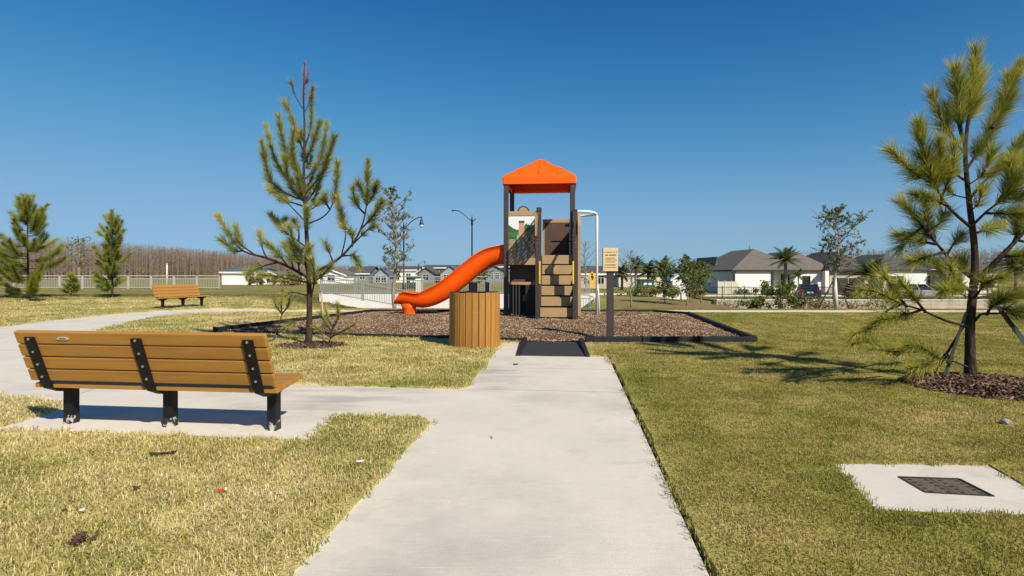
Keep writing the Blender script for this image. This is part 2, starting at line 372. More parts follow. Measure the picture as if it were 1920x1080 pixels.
# lawn colours: left of the path bleached straw, right of it mown green
def lawn_material(name, blades):
    m = bpy.data.materials.new(name); m.use_nodes = True
    t = m.node_tree; n = t.nodes; L = t.links; b = n['Principled BSDF']
    b.inputs['Roughness'].default_value = 0.75 if blades else 0.95; b.inputs['Specular IOR Level'].default_value = 0.2 if blades else 0.05
    ge = n.new('ShaderNodeNewGeometry'); sp = n.new('ShaderNodeSeparateXYZ'); L.new(ge.outputs['Position'], sp.inputs[0])
    def math_(op, a, b2=None, c=None):
        q = n.new('ShaderNodeMath'); q.operation = op
        for i, v in enumerate((a, b2, c)):
            if v is None: continue
            if isinstance(v, (int, float)): q.inputs[i].default_value = v
            else: L.new(v, q.inputs[i])
        return q.outputs[0]
    def noise(sc, det=4, off=0.0):
        q = n.new('ShaderNodeTexNoise'); q.inputs['Scale'].default_value = sc; q.inputs['Detail'].default_value = det
        q.inputs['Roughness'].default_value = 0.6
        mp = n.new('ShaderNodeMapping'); mp.inputs['Location'].default_value = (off, off * .7, 0)
        L.new(ge.outputs['Position'], mp.inputs[0]); L.new(mp.outputs[0], q.inputs['Vector'])
        return q.outputs['Fac']
    def mr(v, a, b2, c=0., d=1.):
        q = n.new('ShaderNodeMapRange'); L.new(v, q.inputs[0])
        for i, x in enumerate((a, b2, c, d)): q.inputs[i + 1].default_value = x
        return q.outputs[0]
    def mix(f, c1, c2):
        q = n.new('ShaderNodeMix'); q.data_type = 'RGBA'
        for i, v in ((0, f), (6, c1), (7, c2)):
            if isinstance(v, tuple): q.inputs[i].default_value = (*v, 1)
            elif isinstance(v, float): q.inputs[i].default_value = v
            else: L.new(v, q.inputs[i])
        return q.outputs[2]
    side = mr(math_('SUBTRACT', sp.outputs[0], math_('MULTIPLY', sp.outputs[1], 0.1)), -0.2, 0.9)      # 0 left, 1 right
    if blades:
        at = n.new('ShaderNodeAttribute'); at.attribute_name = 'rnd'; r = at.outputs['Fac']
    else:
        r = noise(55.0, 3)
    r2 = math_('ADD', r, math_('MULTIPLY_ADD', noise(1.1, 5), 1.5, -0.75))
    r2 = math_('ADD', r2, math_('MULTIPLY_ADD', noise(0.28, 2, 9.0), 0.8, -0.4))
    def ramp(v, stops):
        q = n.new('ShaderNodeValToRGB'); e = q.color_ramp.elements
        e[0].position, e[0].color = stops[0][0], (*stops[0][1], 1); e[1].position, e[1].color = stops[-1][0], (*stops[-1][1], 1)
        for p_, c_ in stops[1:-1]: e.new(p_).color = (*c_, 1)
        L.new(v, q.inputs[0]); return q.outputs[0]
    left = ramp(r2, [(0.0, (0.22, 0.25, 0.05)), (0.30, (0.42, 0.385, 0.115)), (0.55, (0.60, 0.495, 0.205)), (0.82, (0.72, 0.595, 0.30)), (1.0, (0.80, 0.70, 0.43))])
    right = ramp(r2, [(0.0, (0.165, 0.18, 0.03)), (0.35, (0.255, 0.245, 0.048)), (0.62, (0.34, 0.285, 0.075)), (0.85, (0.47, 0.365, 0.14)), (1.0, (0.58, 0.46, 0.22))])
    c = mix(side, left, right)
    # rougher brown-green grass on the slopes beyond the back walk
    rough = ramp(r2, [(0.0, (0.13, 0.13, 0.03)), (0.5, (0.27, 0.22, 0.08)), (1.0, (0.40, 0.29, 0.14))])
    rough = mix(mr(noise(0.16, 4, 3.0), 0.42, 0.6), rough, ramp(r2, [(0.0, (0.11, 0.14, 0.03)), (1.0, (0.25, 0.25, 0.075))]))
    rough = mix(mr(noise(0.09, 5, 21.0), 0.5, 0.66), rough, (0.23, 0.155, 0.085))
    c = mix(mr(math_('ADD', sp.outputs[1], math_('MULTIPLY', mr(sp.outputs[0], -14.0, -8.0), 5.0)), 27.5, 30.5), c, rough)
    L.new(c, b.inputs['Base Color'])
    if blades:
        tr = n.new('ShaderNodeBsdfTranslucent'); L.new(c, tr.inputs[0])
        ms = n.new('ShaderNodeMixShader'); ms.inputs[0].default_value = 0.3
        L.new(b.outputs[0], ms.inputs[1]); L.new(tr.outputs[0], ms.inputs[2]); L.new(ms.outputs[0], n['Material Output'].inputs[0])
    else:
        bp = n.new('ShaderNodeBump'); bp.inputs['Strength'].default_value = 0.8; bp.inputs['Distance'].default_value = 0.04
        L.new(noise(38.0, 6), bp.inputs['Height']); L.new(bp.outputs[0], b.inputs['Normal'])
    MATS[name] = m
    return m
lawn_material('lawn', False); lawn_material('lawn_blades', True)

# concrete with faint stains and broom texture
def concrete_detail(m):
    t = m.node_tree; n = t.nodes; L = t.links; b = n['Principled BSDF']
    src = b.inputs['Base Color'].links[0].from_socket
    ge = n.new('ShaderNodeNewGeometry')
    def stain(sc, lo, hi, col, amt, off, stretch=(1, 1, 1)):
        nonlocal src
        mp = n.new('ShaderNodeMapping'); mp.inputs['Location'].default_value = (off, -off, 0); mp.inputs['Scale'].default_value = stretch
        L.new(ge.outputs['Position'], mp.inputs[0])
        z = n.new('ShaderNodeTexNoise'); z.inputs['Scale'].default_value = sc; z.inputs['Detail'].default_value = 7; z.inputs['Roughness'].default_value = 0.7
        L.new(mp.outputs[0], z.inputs['Vector'])
        r = n.new('ShaderNodeMapRange'); r.inputs[1].default_value = lo; r.inputs[2].default_value = hi; r.inputs[4].default_value = amt
        L.new(z.outputs['Fac'], r.inputs[0])
        x = n.new('ShaderNodeMix'); x.data_type = 'RGBA'; x.inputs[7].default_value = (*col, 1)
        L.new(r.outputs[0], x.inputs[0]); L.new(src, x.inputs[6]); src = x.outputs[2]
    stain(0.55, 0.50, 0.72, (0.40, 0.37, 0.32), 0.75, 3.0)
    stain(2.2, 0.60, 0.75, (0.33, 0.31, 0.27), 0.5, 7.0, (0.6, 2.5, 1))
    stain(24.0, 0.66, 0.74, (0.30, 0.27, 0.23), 0.35, 1.0)
    stain(9.0, 0.56, 0.70, (0.72, 0.69, 0.63), 0.6, 5.0, (0.5, 7.0, 1))
    stain(1.1, 0.60, 0.72, (0.44, 0.38, 0.28), 0.45, 13.0)
    stain(60.0, 0.50, 0.75, (0.46, 0.43, 0.37), 0.45, 2.0, (0.15, 1.0, 1))
    def blotch(px_, py_, rad, amt):                # old water stains where the walks meet
        nonlocal src
        vd = n.new('ShaderNodeVectorMath'); vd.operation = 'DISTANCE'; vd.inputs[1].default_value = (px_, py_, 0); L.new(ge.outputs['Position'], vd.inputs[0])
        z = n.new('ShaderNodeTexNoise'); z.inputs['Scale'].default_value = 2.6; z.inputs['Detail'].default_value = 6
        mp = n.new('ShaderNodeMapping'); mp.inputs['Scale'].default_value = (0.5, 1.6, 1); L.new(ge.outputs['Position'], mp.inputs[0]); L.new(mp.outputs[0], z.inputs['Vector'])
        r1 = n.new('ShaderNodeMapRange'); r1.inputs[1].default_value = rad; r1.inputs[2].default_value = rad * .2; L.new(vd.outputs['Value'], r1.inputs[0])
        r2 = n.new('ShaderNodeMapRange'); r2.inputs[1].default_value = .42; r2.inputs[2].default_value = .62; r2.inputs[4].default_value = amt; L.new(z.outputs['Fac'], r2.inputs[0])
        ml = n.new('ShaderNodeMath'); ml.operation = 'MULTIPLY'; L.new(r1.outputs[0], ml.inputs[0]); L.new(r2.outputs[0], ml.inputs[1])
        x = n.new('ShaderNodeMix'); x.data_type = 'RGBA'; x.inputs[7].default_value = (.30, .28, .24, 1); L.new(ml.outputs[0], x.inputs[0]); L.new(src, x.inputs[6]); src = x.outputs[2]
    for q in ((-1.9, 5.95, 1.3, .6), (-.15, 7.5, .9, .65), (-.25, 6.55, .5, .6), (-5.2, 6.6, 1.0, .3)): blotch(*q)
    L.new(src, b.inputs['Base Color'])
concrete_detail(MATS['concrete'])
mat('concrete_pad', (0.70, 0.65, 0.56), 0.85, (0.65, 0.60, 0.52), 1.3, bump=0.12, bscale=90, coord='World', spec=0.25); concrete_detail(MATS['concrete_pad'])

LAWN_Z = 0.022
lawn_mask = ~(inside['path'] | inside['pad'] | inside['mulch'] | inside['ramp'] | inside['drain'] | (inside['trench'] & ~inside['path']))
lawn = sheet('ground', lawn_mask, LAWN_Z, MATS['lawn'], skirt=0.12)
path = sheet('concrete_path', inside['path'], 0.0, MATS['concrete'], skirt=0.12)
pad = sheet('bench_pad', inside['pad'] & ~inside['path'], 0.006, MATS['concrete_pad'], skirt=0.12)
# soil under everything, showing in the gaps at the slab edges
MB().box(-30, 30, -8, 17.9, -0.4, -0.06).build('soil', MATS['soil'], kind='structure')

# mulch bed, heaped towards the middle
nx = 90
xs = np.linspace(-6.6, 5.5, 130); ys = np.linspace(10.4, 18.3, 90)
def mulch_z(x, y):
    e = 1.0
    for i in range(len(MULCH)):
        a = Vector(MULCH[i]); b = Vector(MULCH[(i + 1) % len(MULCH)]); ab = b - a; ap = Vector((x, y)) - a
        t = max(0, min(1, ap.dot(ab) / ab.length_squared)); e = min(e, (ap - ab * t).length)
    return 0.035 + 0.075 * sstep(0, 1.0, e) + 0.012 * math.sin(x * 5.1 + y * 1.3) * math.sin(y * 4.3 - x)
XX, YY = np.meshgrid(xs, ys); im = in_poly(MULCH, XX, YY)
ids = -np.ones(XX.shape, int); vs = []
for j in range(XX.shape[0]):
    for i in range(XX.shape[1]):
        if im[j, i]: ids[j, i] = len(vs); vs.append((XX[j, i], YY[j, i], mulch_z(XX[j, i], YY[j, i])))
fs = [(ids[j, i], ids[j, i + 1], ids[j + 1, i + 1], ids[j + 1, i]) for j in range(XX.shape[0] - 1) for i in range(XX.shape[1] - 1)
      if min(ids[j, i], ids[j, i + 1], ids[j + 1, i + 1], ids[j + 1, i]) >= 0]
mat('mulch_base', (0.085, 0.045, 0.027), 0.95, (0.20, 0.12, 0.075), 30, bump=1.0, bscale=30, coord='World', spec=0.1)
mm = bpy.data.meshes.new('mulch_bed'); mm.from_pydata(vs, [], fs); mm.polygons.foreach_set('use_smooth', [True] * len(fs))
link('mulch_bed', mm, MATS['mulch_base'])['kind'] = 'structure'
ms0 = sheet('mulch_floor', inside['mulch'], 0.0, MATS['mulch_base'])

# ------------------------------------------------------------------ scattering by geometry nodes
def scatter(name, pts, rot, scl, protos, label, cat, kind='stuff'):
    me = bpy.data.meshes.new(name); pts = np.asarray(pts, np.float32); N = len(pts)
    me.vertices.add(N); me.vertices.foreach_set('co', pts.ravel())
    a = me.attributes.new('rot', 'FLOAT_VECTOR', 'POINT'); a.data.foreach_set('vector', np.asarray(rot, np.float32).ravel())
    a = me.attributes.new('scl', 'FLOAT_VECTOR', 'POINT'); a.data.foreach_set('vector', np.asarray(scl, np.float32).ravel())
    a = me.attributes.new('pick', 'INT', 'POINT'); a.data.foreach_set('value', RNG.integers(0, len(protos), N).astype(np.int32))
    o = bpy.data.objects.new(name, me); COL.objects.link(o)
    c = bpy.data.collections.new(name + '_kinds')
    for p in protos: c.objects.link(p)
    ng = bpy.data.node_groups.new(name, 'GeometryNodeTree')
    ng.interface.new_socket('Geometry', in_out='INPUT', socket_type='NodeSocketGeometry')
    ng.interface.new_socket('Geometry', in_out='OUTPUT', socket_type='NodeSocketGeometry')
    n = ng.nodes; L = ng.links
    gi = n.new('NodeGroupInput'); go = n.new('NodeGroupOutput')
    ci = n.new('GeometryNodeCollectionInfo'); ci.inputs['Collection'].default_value = c
    ci.inputs['Separate Children'].default_value = True; ci.inputs['Reset Children'].default_value = True
    ip = n.new('GeometryNodeInstanceOnPoints'); ip.inputs['Pick Instance'].default_value = True
    def na(nm, ty):
        q = n.new('GeometryNodeInputNamedAttribute'); q.data_type = ty; q.inputs['Name'].default_value = nm
        return [s for s in q.outputs if s.enabled and s.name == 'Attribute'][0]
    L.new(gi.outputs[0], ip.inputs['Points']); L.new(ci.outputs[0], ip.inputs['Instance'])
    L.new(na('pick', 'INT'), ip.inputs['Instance Index'])
    r = na('rot', 'FLOAT_VECTOR')
    e2r = n.new('FunctionNodeEulerToRotation'); L.new(r, e2r.inputs[0]); L.new(e2r.outputs[0], ip.inputs['Rotation'])
    L.new(na('scl', 'FLOAT_VECTOR'), ip.inputs['Scale']); L.new(ip.outputs[0], go.inputs[0])
    md = o.modifiers.new('scatter', 'NODES'); md.node_group = ng
    return tag(o, label, cat, kind=kind)

def clump(name, nb, rad, lmin, lmax, wid, lean, m):
    V = []; Fc = []; A = []
    for i in range(nb):
        a = random.uniform(0, 2 * math.pi); r = rad * math.sqrt(random.random()); bx, by = r * math.cos(a), r * math.sin(a)
        h = random.uniform(lmin, lmax); d = random.uniform(0, 2 * math.pi); ln = random.uniform(0.1, lean)
        dx, dy = math.cos(d), math.sin(d); px, py = -dy * wid / 2, dx * wid / 2
        k = len(V); rv = random.betavariate(1.6, 1.6)
        x1, y1, z1 = bx + dx * h * 0.35 * ln, by + dy * h * 0.35 * ln, h * 0.55
        x2, y2, z2 = bx + dx * h * ln, by + dy * h * ln, h * (1 - 0.42 * ln)
        V += [(bx - px, by - py, -0.01), (bx + px, by + py, -0.01), (x1 + px * .85, y1 + py * .85, z1), (x1 - px * .85, y1 - py * .85, z1), (x2, y2, z2), (x2, y2, z2)]
        Fc += [(k, k + 1, k + 2), (k, k + 2, k + 3), (k + 3, k + 2, k + 4)]
        A += [rv - 0.12, rv - 0.12, rv, rv, min(1, rv + .1), rv]
    me = np_mesh(name, V, Fc, A); me.materials.append(m)
    return bpy.data.objects.new(name, me)
long_clumps = [clump('long_grass_tuft', 34, 0.082, 0.015, 0.046, 0.0046, 1.7, MATS['lawn_blades']) for _ in range(8)]
short_clumps = [clump('short_grass_tuft', 40, 0.080, 0.008, 0.024, 0.0038, 1.4, MATS['lawn_blades']) for _ in range(8)]

def lawn_points(side):
    out = []; sc = []
    bands = [(1.2, 4.5, 300, 0.95), (4.5, 7.0, 190, 1.15), (7.0, 11.0, 90, 1.6), (11.0, 16.0, 42, 2.2), (16.0, 23.0, 26, 2.4), (23.0, 33.0, 9, 3.5)]
    for y0, y1, dens, s in bands:
        xr = y1 * 0.98 + 1.5; n = int(2 * xr * (y1 - y0) * dens)
        X = RNG.uniform(-xr, xr, n); Y = RNG.uniform(y0, y1, n)
        keep = (np.abs(X) < Y * 0.97 + 1.5)
        sv = X - 0.1 * Y; keep &= (sv < 0.35) if side == 'left' else (sv >= 0.35)
        mg = 0.012 if s < 1.3 else 0.03 + 0.03 * (s - 1)
        for k in ('path', 'pad', 'mulch', 'ramp', 'drain', 'trench'):
            for ox, oy in (((0, 0),) if k == 'trench' else ((0, 0), (mg, 0), (-mg, 0), (0, mg), (0, -mg))):
                keep &= ~in_poly(polys[k], X + ox, Y + oy)
        for cx_, cy_, r_ in ((5.50, 6.42, 0.78), (-3.60, 9.95, 0.52)):
            keep &= ((X - cx_) ** 2 + (Y - cy_) ** 2) > r_ * r_ * RNG.uniform(0.55, 1.1, n)
        X, Y = X[keep], Y[keep]
        # thin patches
        out.append(np.stack([X, Y, np.array([terrain(a, b) for a, b in zip(X, Y)]) + LAWN_Z], 1))
        q = RNG.uniform(0.75, 1.25, len(X)); hz = 1.0 + 0.22 * (s - 1)
        sc.append(np.stack([q * s, q * s, q * hz], 1))
    return np.concatenate(out), np.concatenate(sc)
for side, protos, lab in (('left', long_clumps, 'bleached straw and green grass around the bench and island left of the path'),
                          ('right', short_clumps, 'short mown green grass right of the concrete path')):
    pt, sc = lawn_points(side)
    rot = np.zeros_like(pt); rot[:, 2] = RNG.uniform(0, 6.28, len(pt))
    scatter('grass', pt, rot, sc, protos, lab, 'grass')

def chip(name, m, l, wd, th):
    V = []; A = []
    rv = random.betavariate(1.4, 1.6)
    for sx, sy, sz in ((-1, -1, -1), (1, -1, -1), (1, 1, -1), (-1, 1, -1), (-1, -1, 1), (1, -1, 1), (1, 1, 1), (-1, 1, 1)):
        V.append((sx * l / 2 * random.uniform(.6, 1), sy * wd / 2 * random.uniform(.5, 1), sz * th / 2 * random.uniform(.5, 1))); A.append(rv)
    me = np_mesh(name, V, [(0, 3, 2, 1), (4, 5, 6, 7), (0, 1, 5, 4), (1, 2, 6, 5), (2, 3, 7, 6), (3, 0, 4, 7)], A); me.materials.append(m)
    return bpy.data.objects.new(name, me)
chips = [chip('wood_chip', MATS['chips'], random.uniform(.028, .06), random.uniform(.014, .026), random.uniform(.007, .014)) for _ in range(24)]
n = 52000
X = RNG.uniform(-6.6, 5.5, n); Y = RNG.uniform(10.45, 18.25, n); k = in_poly(MULCH, X, Y); X, Y = X[k], Y[k]
pt = np.stack([X, Y, np.array([mulch_z(a, b) for a, b in zip(X, Y)]) + 0.005], 1)
rot = np.stack([RNG.normal(0, .45, len(X)), RNG.normal(0, .45, len(X)), RNG.uniform(0, 6.28, len(X))], 1)
sc = np.repeat(RNG.uniform(.7, 1.35, len(X))[:, None], 3, 1)
scatter('wood_chips', pt, rot, sc, chips, 'brown wood chip mulch filling the playground bed', 'mulch')

bark_chips = [chip('bark_chip', MATS['bark_chips'], random.uniform(.04, .12), random.uniform(.012, .04), random.uniform(.006, .014)) for _ in range(20)]
def mound(cx, cy, r, h, n, lab, x_stretch=1.0):
    nr, na_ = 10, 40; V = [(cx, cy, h)]; Fc = []
    for i in range(1, nr + 1):
        for j in range(na_):
            a = 2 * math.pi * j / na_; rr = r * i / nr * (1 + .10 * math.sin(3 * a + cx) + .06 * math.sin(7 * a))
            V.append((cx + rr * math.cos(a) * x_stretch, cy + rr * math.sin(a), h * (1 - (i / nr) ** 1.7) + random.uniform(-.008, .008) + (-.03 if i == nr else .015)))
    tri = []
    for j in range(na_): tri.append((0, 1 + j, 1 + (j + 1) % na_))
    for i in range(nr - 1):
        for j in range(na_):
            a, b = 1 + i * na_ + j, 1 + i * na_ + (j + 1) % na_
            tri += [(a, a + na_, b + na_), (a, b + na_, b)]
    me = np_mesh('mulch_ring', V, tri, smooth=True)
    o = link('mulch_ring', me, MATS['mulch_base']); o['kind'] = 'structure'
    a = RNG.uniform(0, 6.28, n); q = np.sqrt(RNG.uniform(0, 1.12, n))
    X = cx + r * q * np.cos(a) * x_stretch; Y = cy + r * q * np.sin(a); Z = h * np.clip(1 - q ** 1.7, 0, 1) + 0.03
    rot = np.stack([RNG.normal(0, .4, n), RNG.normal(0, .4, n), RNG.uniform(0, 6.28, n)], 1)
    scatter('bark_mulch', np.stack([X, Y, Z], 1), rot, np.repeat(RNG.uniform(.6, 1.3, n)[:, None], 3, 1), bark_chips, lab, 'mulch')
mound(5.50, 6.42, 0.72, 0.10, 2600, 'reddish bark mulch ring around the strapped pine on the right', 1.1)
mound(-3.60, 9.95, 0.50, 0.05, 900, 'thin reddish bark mulch around the tall pine behind the bench', 1.15)

# control joints in the concrete
jt = empty('path_joints'); jt['kind'] = 'structure'
def joint(a, b, wd=0.012):
    MB().bar((*a, 0.0015), (*b, 0.0015), wd, 0.004).build('joint', MATS['joint'], jt)
for y in (6.30, 7.75):
    xl = LX(y) if y < 5 else -0.53 + (y - 6.44) * .083
    joint((xl + .01, y + .1), (RX(y) - .01, y - .09))
joint((-4.42, 5.469), (-1.61, 5.159), .012)
joint((-4.7, 5.7), (-5.0, 7.28), .008)
joint((-7.4, 9.6), (-10.9, 9.4), .012); joint((-9.8, 13.4), (-12.4, 13.1), .012)

# ------------------------------------------------------------------ park benches
def rslat(L, wd, th): return MB().box(-L / 2, L / 2, -wd / 2, wd / 2, -th / 2, th / 2).mesh('slat', bevel=0.007, seg=2)
BL = 2.20
BACK_A, BACK_B = Vector((0, -0.215, 0.425)), Vector((0, -0.375, 0.865))
def make_bench(label):
    root = empty('park_bench', label=label, cat='bench', group='slatted park benches')
    d = (BACK_B - BACK_A).normalized(); ang = math.atan2(d.z, d.y)
    me = rslat(BL, 0.104, 0.040); top = MB().box(-BL / 2, BL / 2, -0.056, 0.056, -0.021, 0.021).mesh('slat', bevel=0.014, seg=3)
    step = (BACK_B - BACK_A).length / 4
    for i in range(4):
        c = BACK_A + d * (step * (i + .5))
        o = link('back_slat', top if i == 3 else me, MATS['lumber'], root, c, (ang, 0, 0))
        if i == 3:
            p = MB()
            n = 18; p.prism([(0.055 * math.cos(2 * math.pi * k / n), 0.014 * math.sin(2 * math.pi * k / n)) for k in range(n)], 0.0, 0.006, 'z')
            e = p.build('name_plate', MATS['plate'], o, loc=(-0.66, 0.0, 0.0215))
            MB().box(-0.028, 0.028, -0.005, 0.005, 0.0062, 0.0072).build('plate_marking', MATS['plate_mark'], o, loc=(-0.66, 0, 0.0215))
    s0, s1 = Vector((0, -0.205, 0.375)), Vector((0, 0.235, 0.425)); sd_ = (s1 - s0).normalized(); sa = math.atan2(sd_.z, sd_.y)
    for i in range(4):
        link('seat_slat', me, MATS['lumber'], root, s0 + (s1 - s0) * ((i + .5) / 4), (sa, 0, 0))
    nrm = Vector((0, -d.z, d.y))
    if nrm.y > 0: nrm = -nrm
    for x in (-0.955, 0, 0.955):
        bk = MB(); a = BACK_A + d * (-0.03) + nrm * 0.0305; b = BACK_A + d * ((BACK_B - BACK_A).length - 0.045) + nrm * 0.0305
        bk.bar(a, b, 0.090, 0.018, up=nrm)
        br = bk.build('back_bracket', MATS['black_steel'], root, bevel=0.004, loc=(x, 0, 0))
        for i in range(4):
            c = BACK_A + d * (step * (i + .5)) + nrm * 0.042
            bm_ = MB().tube([c - nrm * .006, c + nrm * .004, c + nrm * .009], [.0115, .0115, .006], 10)
            bm_.build('bolt', MATS['bolt_steel'], br)
        gs = MB().prism([(-0.245, 0.405), (-0.235, 0.36), (-0.12, 0.31), (0.07, 0.31), (0.22, 0.385), (0.22, 0.40), (-0.15, 0.352), (-0.19, 0.40)], x - .03, x + .03, 'x')
        gs.build('seat_bracket', MATS['black_steel'], root, bevel=0.003)
        leg = MB().box(x - .041, x + .041, -.042, .042, 0.006, 0.335).build('leg', MATS['black_steel'], root, bevel=0.006)
        MB().box(x - .0425, x + .0425, -.0435, .0435, 0.0, 0.085).build('leg_foot', MATS['black_chipped'], leg, bevel=0.004, label='scuffed foot with the black paint flaking to pale')
    return root
bench = make_bench('large wooden slat bench in the foreground left, seen from behind with three black brackets')
bench.location = (-2.98, 4.84, 0.003); bench.rotation_euler = (0, 0, -math.atan(0.113))
b2 = copy_tree(bench); b2['label'] = 'small distant wooden slat bench facing us beside the curving path'
x, y = G(343, 578); b2.location = (x, y, 0.01); b2.rotation_euler = (0, 0, math.radians(-107)); b2.scale = (0.88, 1.0, 1.0)

# ------------------------------------------------------------------ trash receptacle
x, y = G(890, 650); tr = empty('trash_receptacle', (x, y, 0.0), label='round trash receptacle clad in vertical brown wood slats beside the path', cat='trash bin')
R_, H_ = 0.435, 0.985; N_ = 24
ww = 2 * R_ * math.tan(math.pi / N_) * 0.92
me = MB().box(-ww / 2, ww / 2, -0.019, 0.019, 0.02, H_).mesh('slat', bevel=0.006)
for i in range(N_):
    a = 2 * math.pi * (i + .35) / N_
    link('slat', me, MATS['lumber_can'], tr, (R_ * math.cos(a), R_ * math.sin(a), random.uniform(-.004, .006)), (0, 0, a + math.pi / 2))
MB().tube([(0, 0, 0.03), (0, 0, 0.955)], R_ - .035, 32).build('liner', MATS['panel_dark'], tr, smooth=False)
for z in (0.12, 0.82):
    MB().tube([(0, 0, z), (0, 0, z + .04)], R_ - .022, 32).build('hoop', MATS['black_steel'], tr)
rim_ = MB(); nseg = 40
for i in range(nseg):
    a, b = 2 * math.pi * i / nseg, 2 * math.pi * (i + 1) / nseg; ro, ri = R_ + .012, R_ - .07
    rim_.add([(ro * math.cos(a), ro * math.sin(a), H_ + .008), (ro * math.cos(b), ro * math.sin(b), H_ + .008), (ri * math.cos(b), ri * math.sin(b), H_ + .008), (ri * math.cos(a), ri * math.sin(a), H_ + .008)], [(0, 1, 2, 3)])
rim_.build('rim', MATS['black_steel'], tr)
for dx, dy in ((-.075, .12), (.02, -.16), (.225, .05)):
    MB().box(dx - .04, dx + .04, dy - .012, dy + .012, 0.95, 1.165).build('lid_support', MATS['black_steel'], tr, bevel=.003)

# ------------------------------------------------------------------ rules sign
x, y = G(1144, 643); sg = empty('rules_sign', (x, y, 0), math.radians(-6), label='tan playground rules board on a dark square post', cat='sign')
MB().box(-.065, .065, -.065, .065, -0.1, 1.72).build('post', MATS['post_brown'], sg, bevel=.008)
bd = MB().box(-.140, .140, -.095, -.067, 1.365, 1.805).build('board', MATS['sign_board'], sg, bevel=.005)
MB().box(-.150, -.142, -.090, -.02, 1.37, 1.80).build('edge_strip', MATS['post_brown'], sg)
tx = MB()
for z, x0, x1, hgt in ((1.725, -.125, .12, .018), (1.668, -.10, .105, .028), (1.612, -.085, .085, .016), (1.578, -.10, .11, .016), (1.540, -.085, .09, .016), (1.485, -.10, .10, .022), (1.437, -.11, .11, .014)):
    xx = x0
    while xx < x1:
        wd = random.uniform(.006, .013); tx.box(xx, min(x1, xx + wd), -.0975, -.0955, z - hgt / 2 * random.uniform(.7, 1), z + hgt / 2 * random.uniform(.7, 1)); xx += wd + random.uniform(.003, .007)
        if random.random() < .15: xx += .012
o = tx.build('lettering', MATS['sign_text'], bd); o['kind'] = 'stuff'

# ------------------------------------------------------------------ playground border and mat
bdr = empty('playground_border', (0, 0, 0), label='black plastic timber edging around the wood chip bed', cat='edging')
def edge_run(a, b, seg=1.25, h=0.135, wd=0.11):
    a = Vector((*a, 0)); b = Vector((*b, 0)); n = max(1, round((b - a).length / seg)); d = (b - a) / n; u = d.normalized()
    for i in range(n):
        p = a + d * i + u * .012; q = a + d * (i + 1) - u * .012
        MB().bar(p + Vector((0, 0, h / 2)), q + Vector((0, 0, h / 2)), wd, h).build('timber', MATS['plastic_black'], bdr, bevel=.012)
        MB().bar(q + u * .012 - Vector((0, 0, .1)), q + u * .012 + Vector((0, 0, h + .012)), .05, .05).build('stake', MATS['plastic_black'], bdr, bevel=.006)
for a, b in ((MULCH[0], MULCH[2]), (MULCH[2], (0.18, 10.66)), ((1.38, 10.52), MULCH[5]), (MULCH[5], MULCH[6]), (MULCH[6], MULCH[7]), (MULCH[7], MULCH[8]), (MULCH[8], MULCH[0])):
    edge_run(a, b, h=.075 if b in (MULCH[2], (0.18, 10.66)) else .125)
rm = empty('rubber_ramp_mat', label='black rubber ramp mat between the path end and the wood chips', cat='mat')
(a0, a1, a2, a3) = MAT_RAMP
MB().hexa([(a0[0], a0[1], -.03), (a1[0], a1[1], -.03), (a2[0], a2[1], -.03), (a3[0], a3[1], -.03), (a0[0], a0[1], .008), (a1[0], a1[1], .008), (a2[0], a2[1], .03), (a3[0], a3[1], .03)]).build('mat_surface', MATS['rubber'], rm)
for p, q in ((a0, a3), (a1, a2)):
    s_ = -1 if p is a0 else 1
    MB().hexa([(p[0] - .035, p[1] - .02, -.03), (p[0] + .035, p[1] - .02, -.03), (q[0] + .05, q[1], -.03), (q[0] - .05, q[1], -.03),
               (p[0] - .03, p[1] - .02, .035), (p[0] + .03, p[1] - .02, .035), (q[0] + .045, q[1], .10), (q[0] - .045, q[1], .10)]).build('side_curb', MATS['plastic_black'], rm, bevel=.01)

# ------------------------------------------------------------------ storm drain
dr = empty('storm_drain', (2.67, 3.49, 0), label='square concrete drain collar with rusty iron grate in the right lawn', cat='drain')
def loc2(p): return (p[0] - 2.67, p[1] - 3.49)
GR = [loc2(q) for q in ((2.53, 3.63), (2.90, 3.595), (2.882, 3.318), (2.515, 3.375))]
OU = [loc2(q) for q in DRAIN]
cm = MB()
for i in range(4):
    j = (i + 1) % 4
    cm.add([(*OU[i], .012), (*OU[j], .012), (*GR[j], .008), (*GR[i], .008), (*OU[i], -.1), (*OU[j], -.1), (*GR[j], -.08), (*GR[i], -.08)],
           [(0, 1, 2, 3), (1, 0, 4, 5), (3, 2, 6, 7)])
cm.build('collar', MATS['concrete'], dr)
for i in range(4):
    j = (i + 1) % 4; MB().bar((*GR[i], .004), (*GR[j], .004), .014, .016).build('frame_bar', MATS['trim_dark'], dr)
gx = Vector(GR[1]) - Vector(GR[0]); gy = Vector(GR[3]) - Vector(GR[0])
def gp(u, v, z):
    p = Vector(GR[0]) + gx * u + gy * v; return (p.x, p.y, z)
for u0, u1 in ((0.015, .492), (.508, .985)):
    gt = MB()
    gt.hexa([gp(u0, .015, -.03), gp(u1, .015, -.03), gp(u1, .985, -.03), gp(u0, .985, -.03), gp(u0, .015, .006), gp(u1, .015, .006), gp(u1, .985, .006), gp(u0, .985, .006)])
    g = gt.build('grate', MATS['grate_iron'], dr)
    for k in range(5):
        v = .10 + k * .19
        for uu in (u0 + .11 * 1.0, u1 - .09):
            h = MB().hexa([gp(uu - .03, v, .004), gp(uu + .035, v, .004), gp(uu + .035, v + .06, .004), gp(uu - .03, v + .06, .004), gp(uu - .03, v, .0075), gp(uu + .035, v, .0075), gp(uu + .035, v + .06, .0075), gp(uu - .03, v + .06, .0075)])
            h.build('slot', MATS['hole'], g)

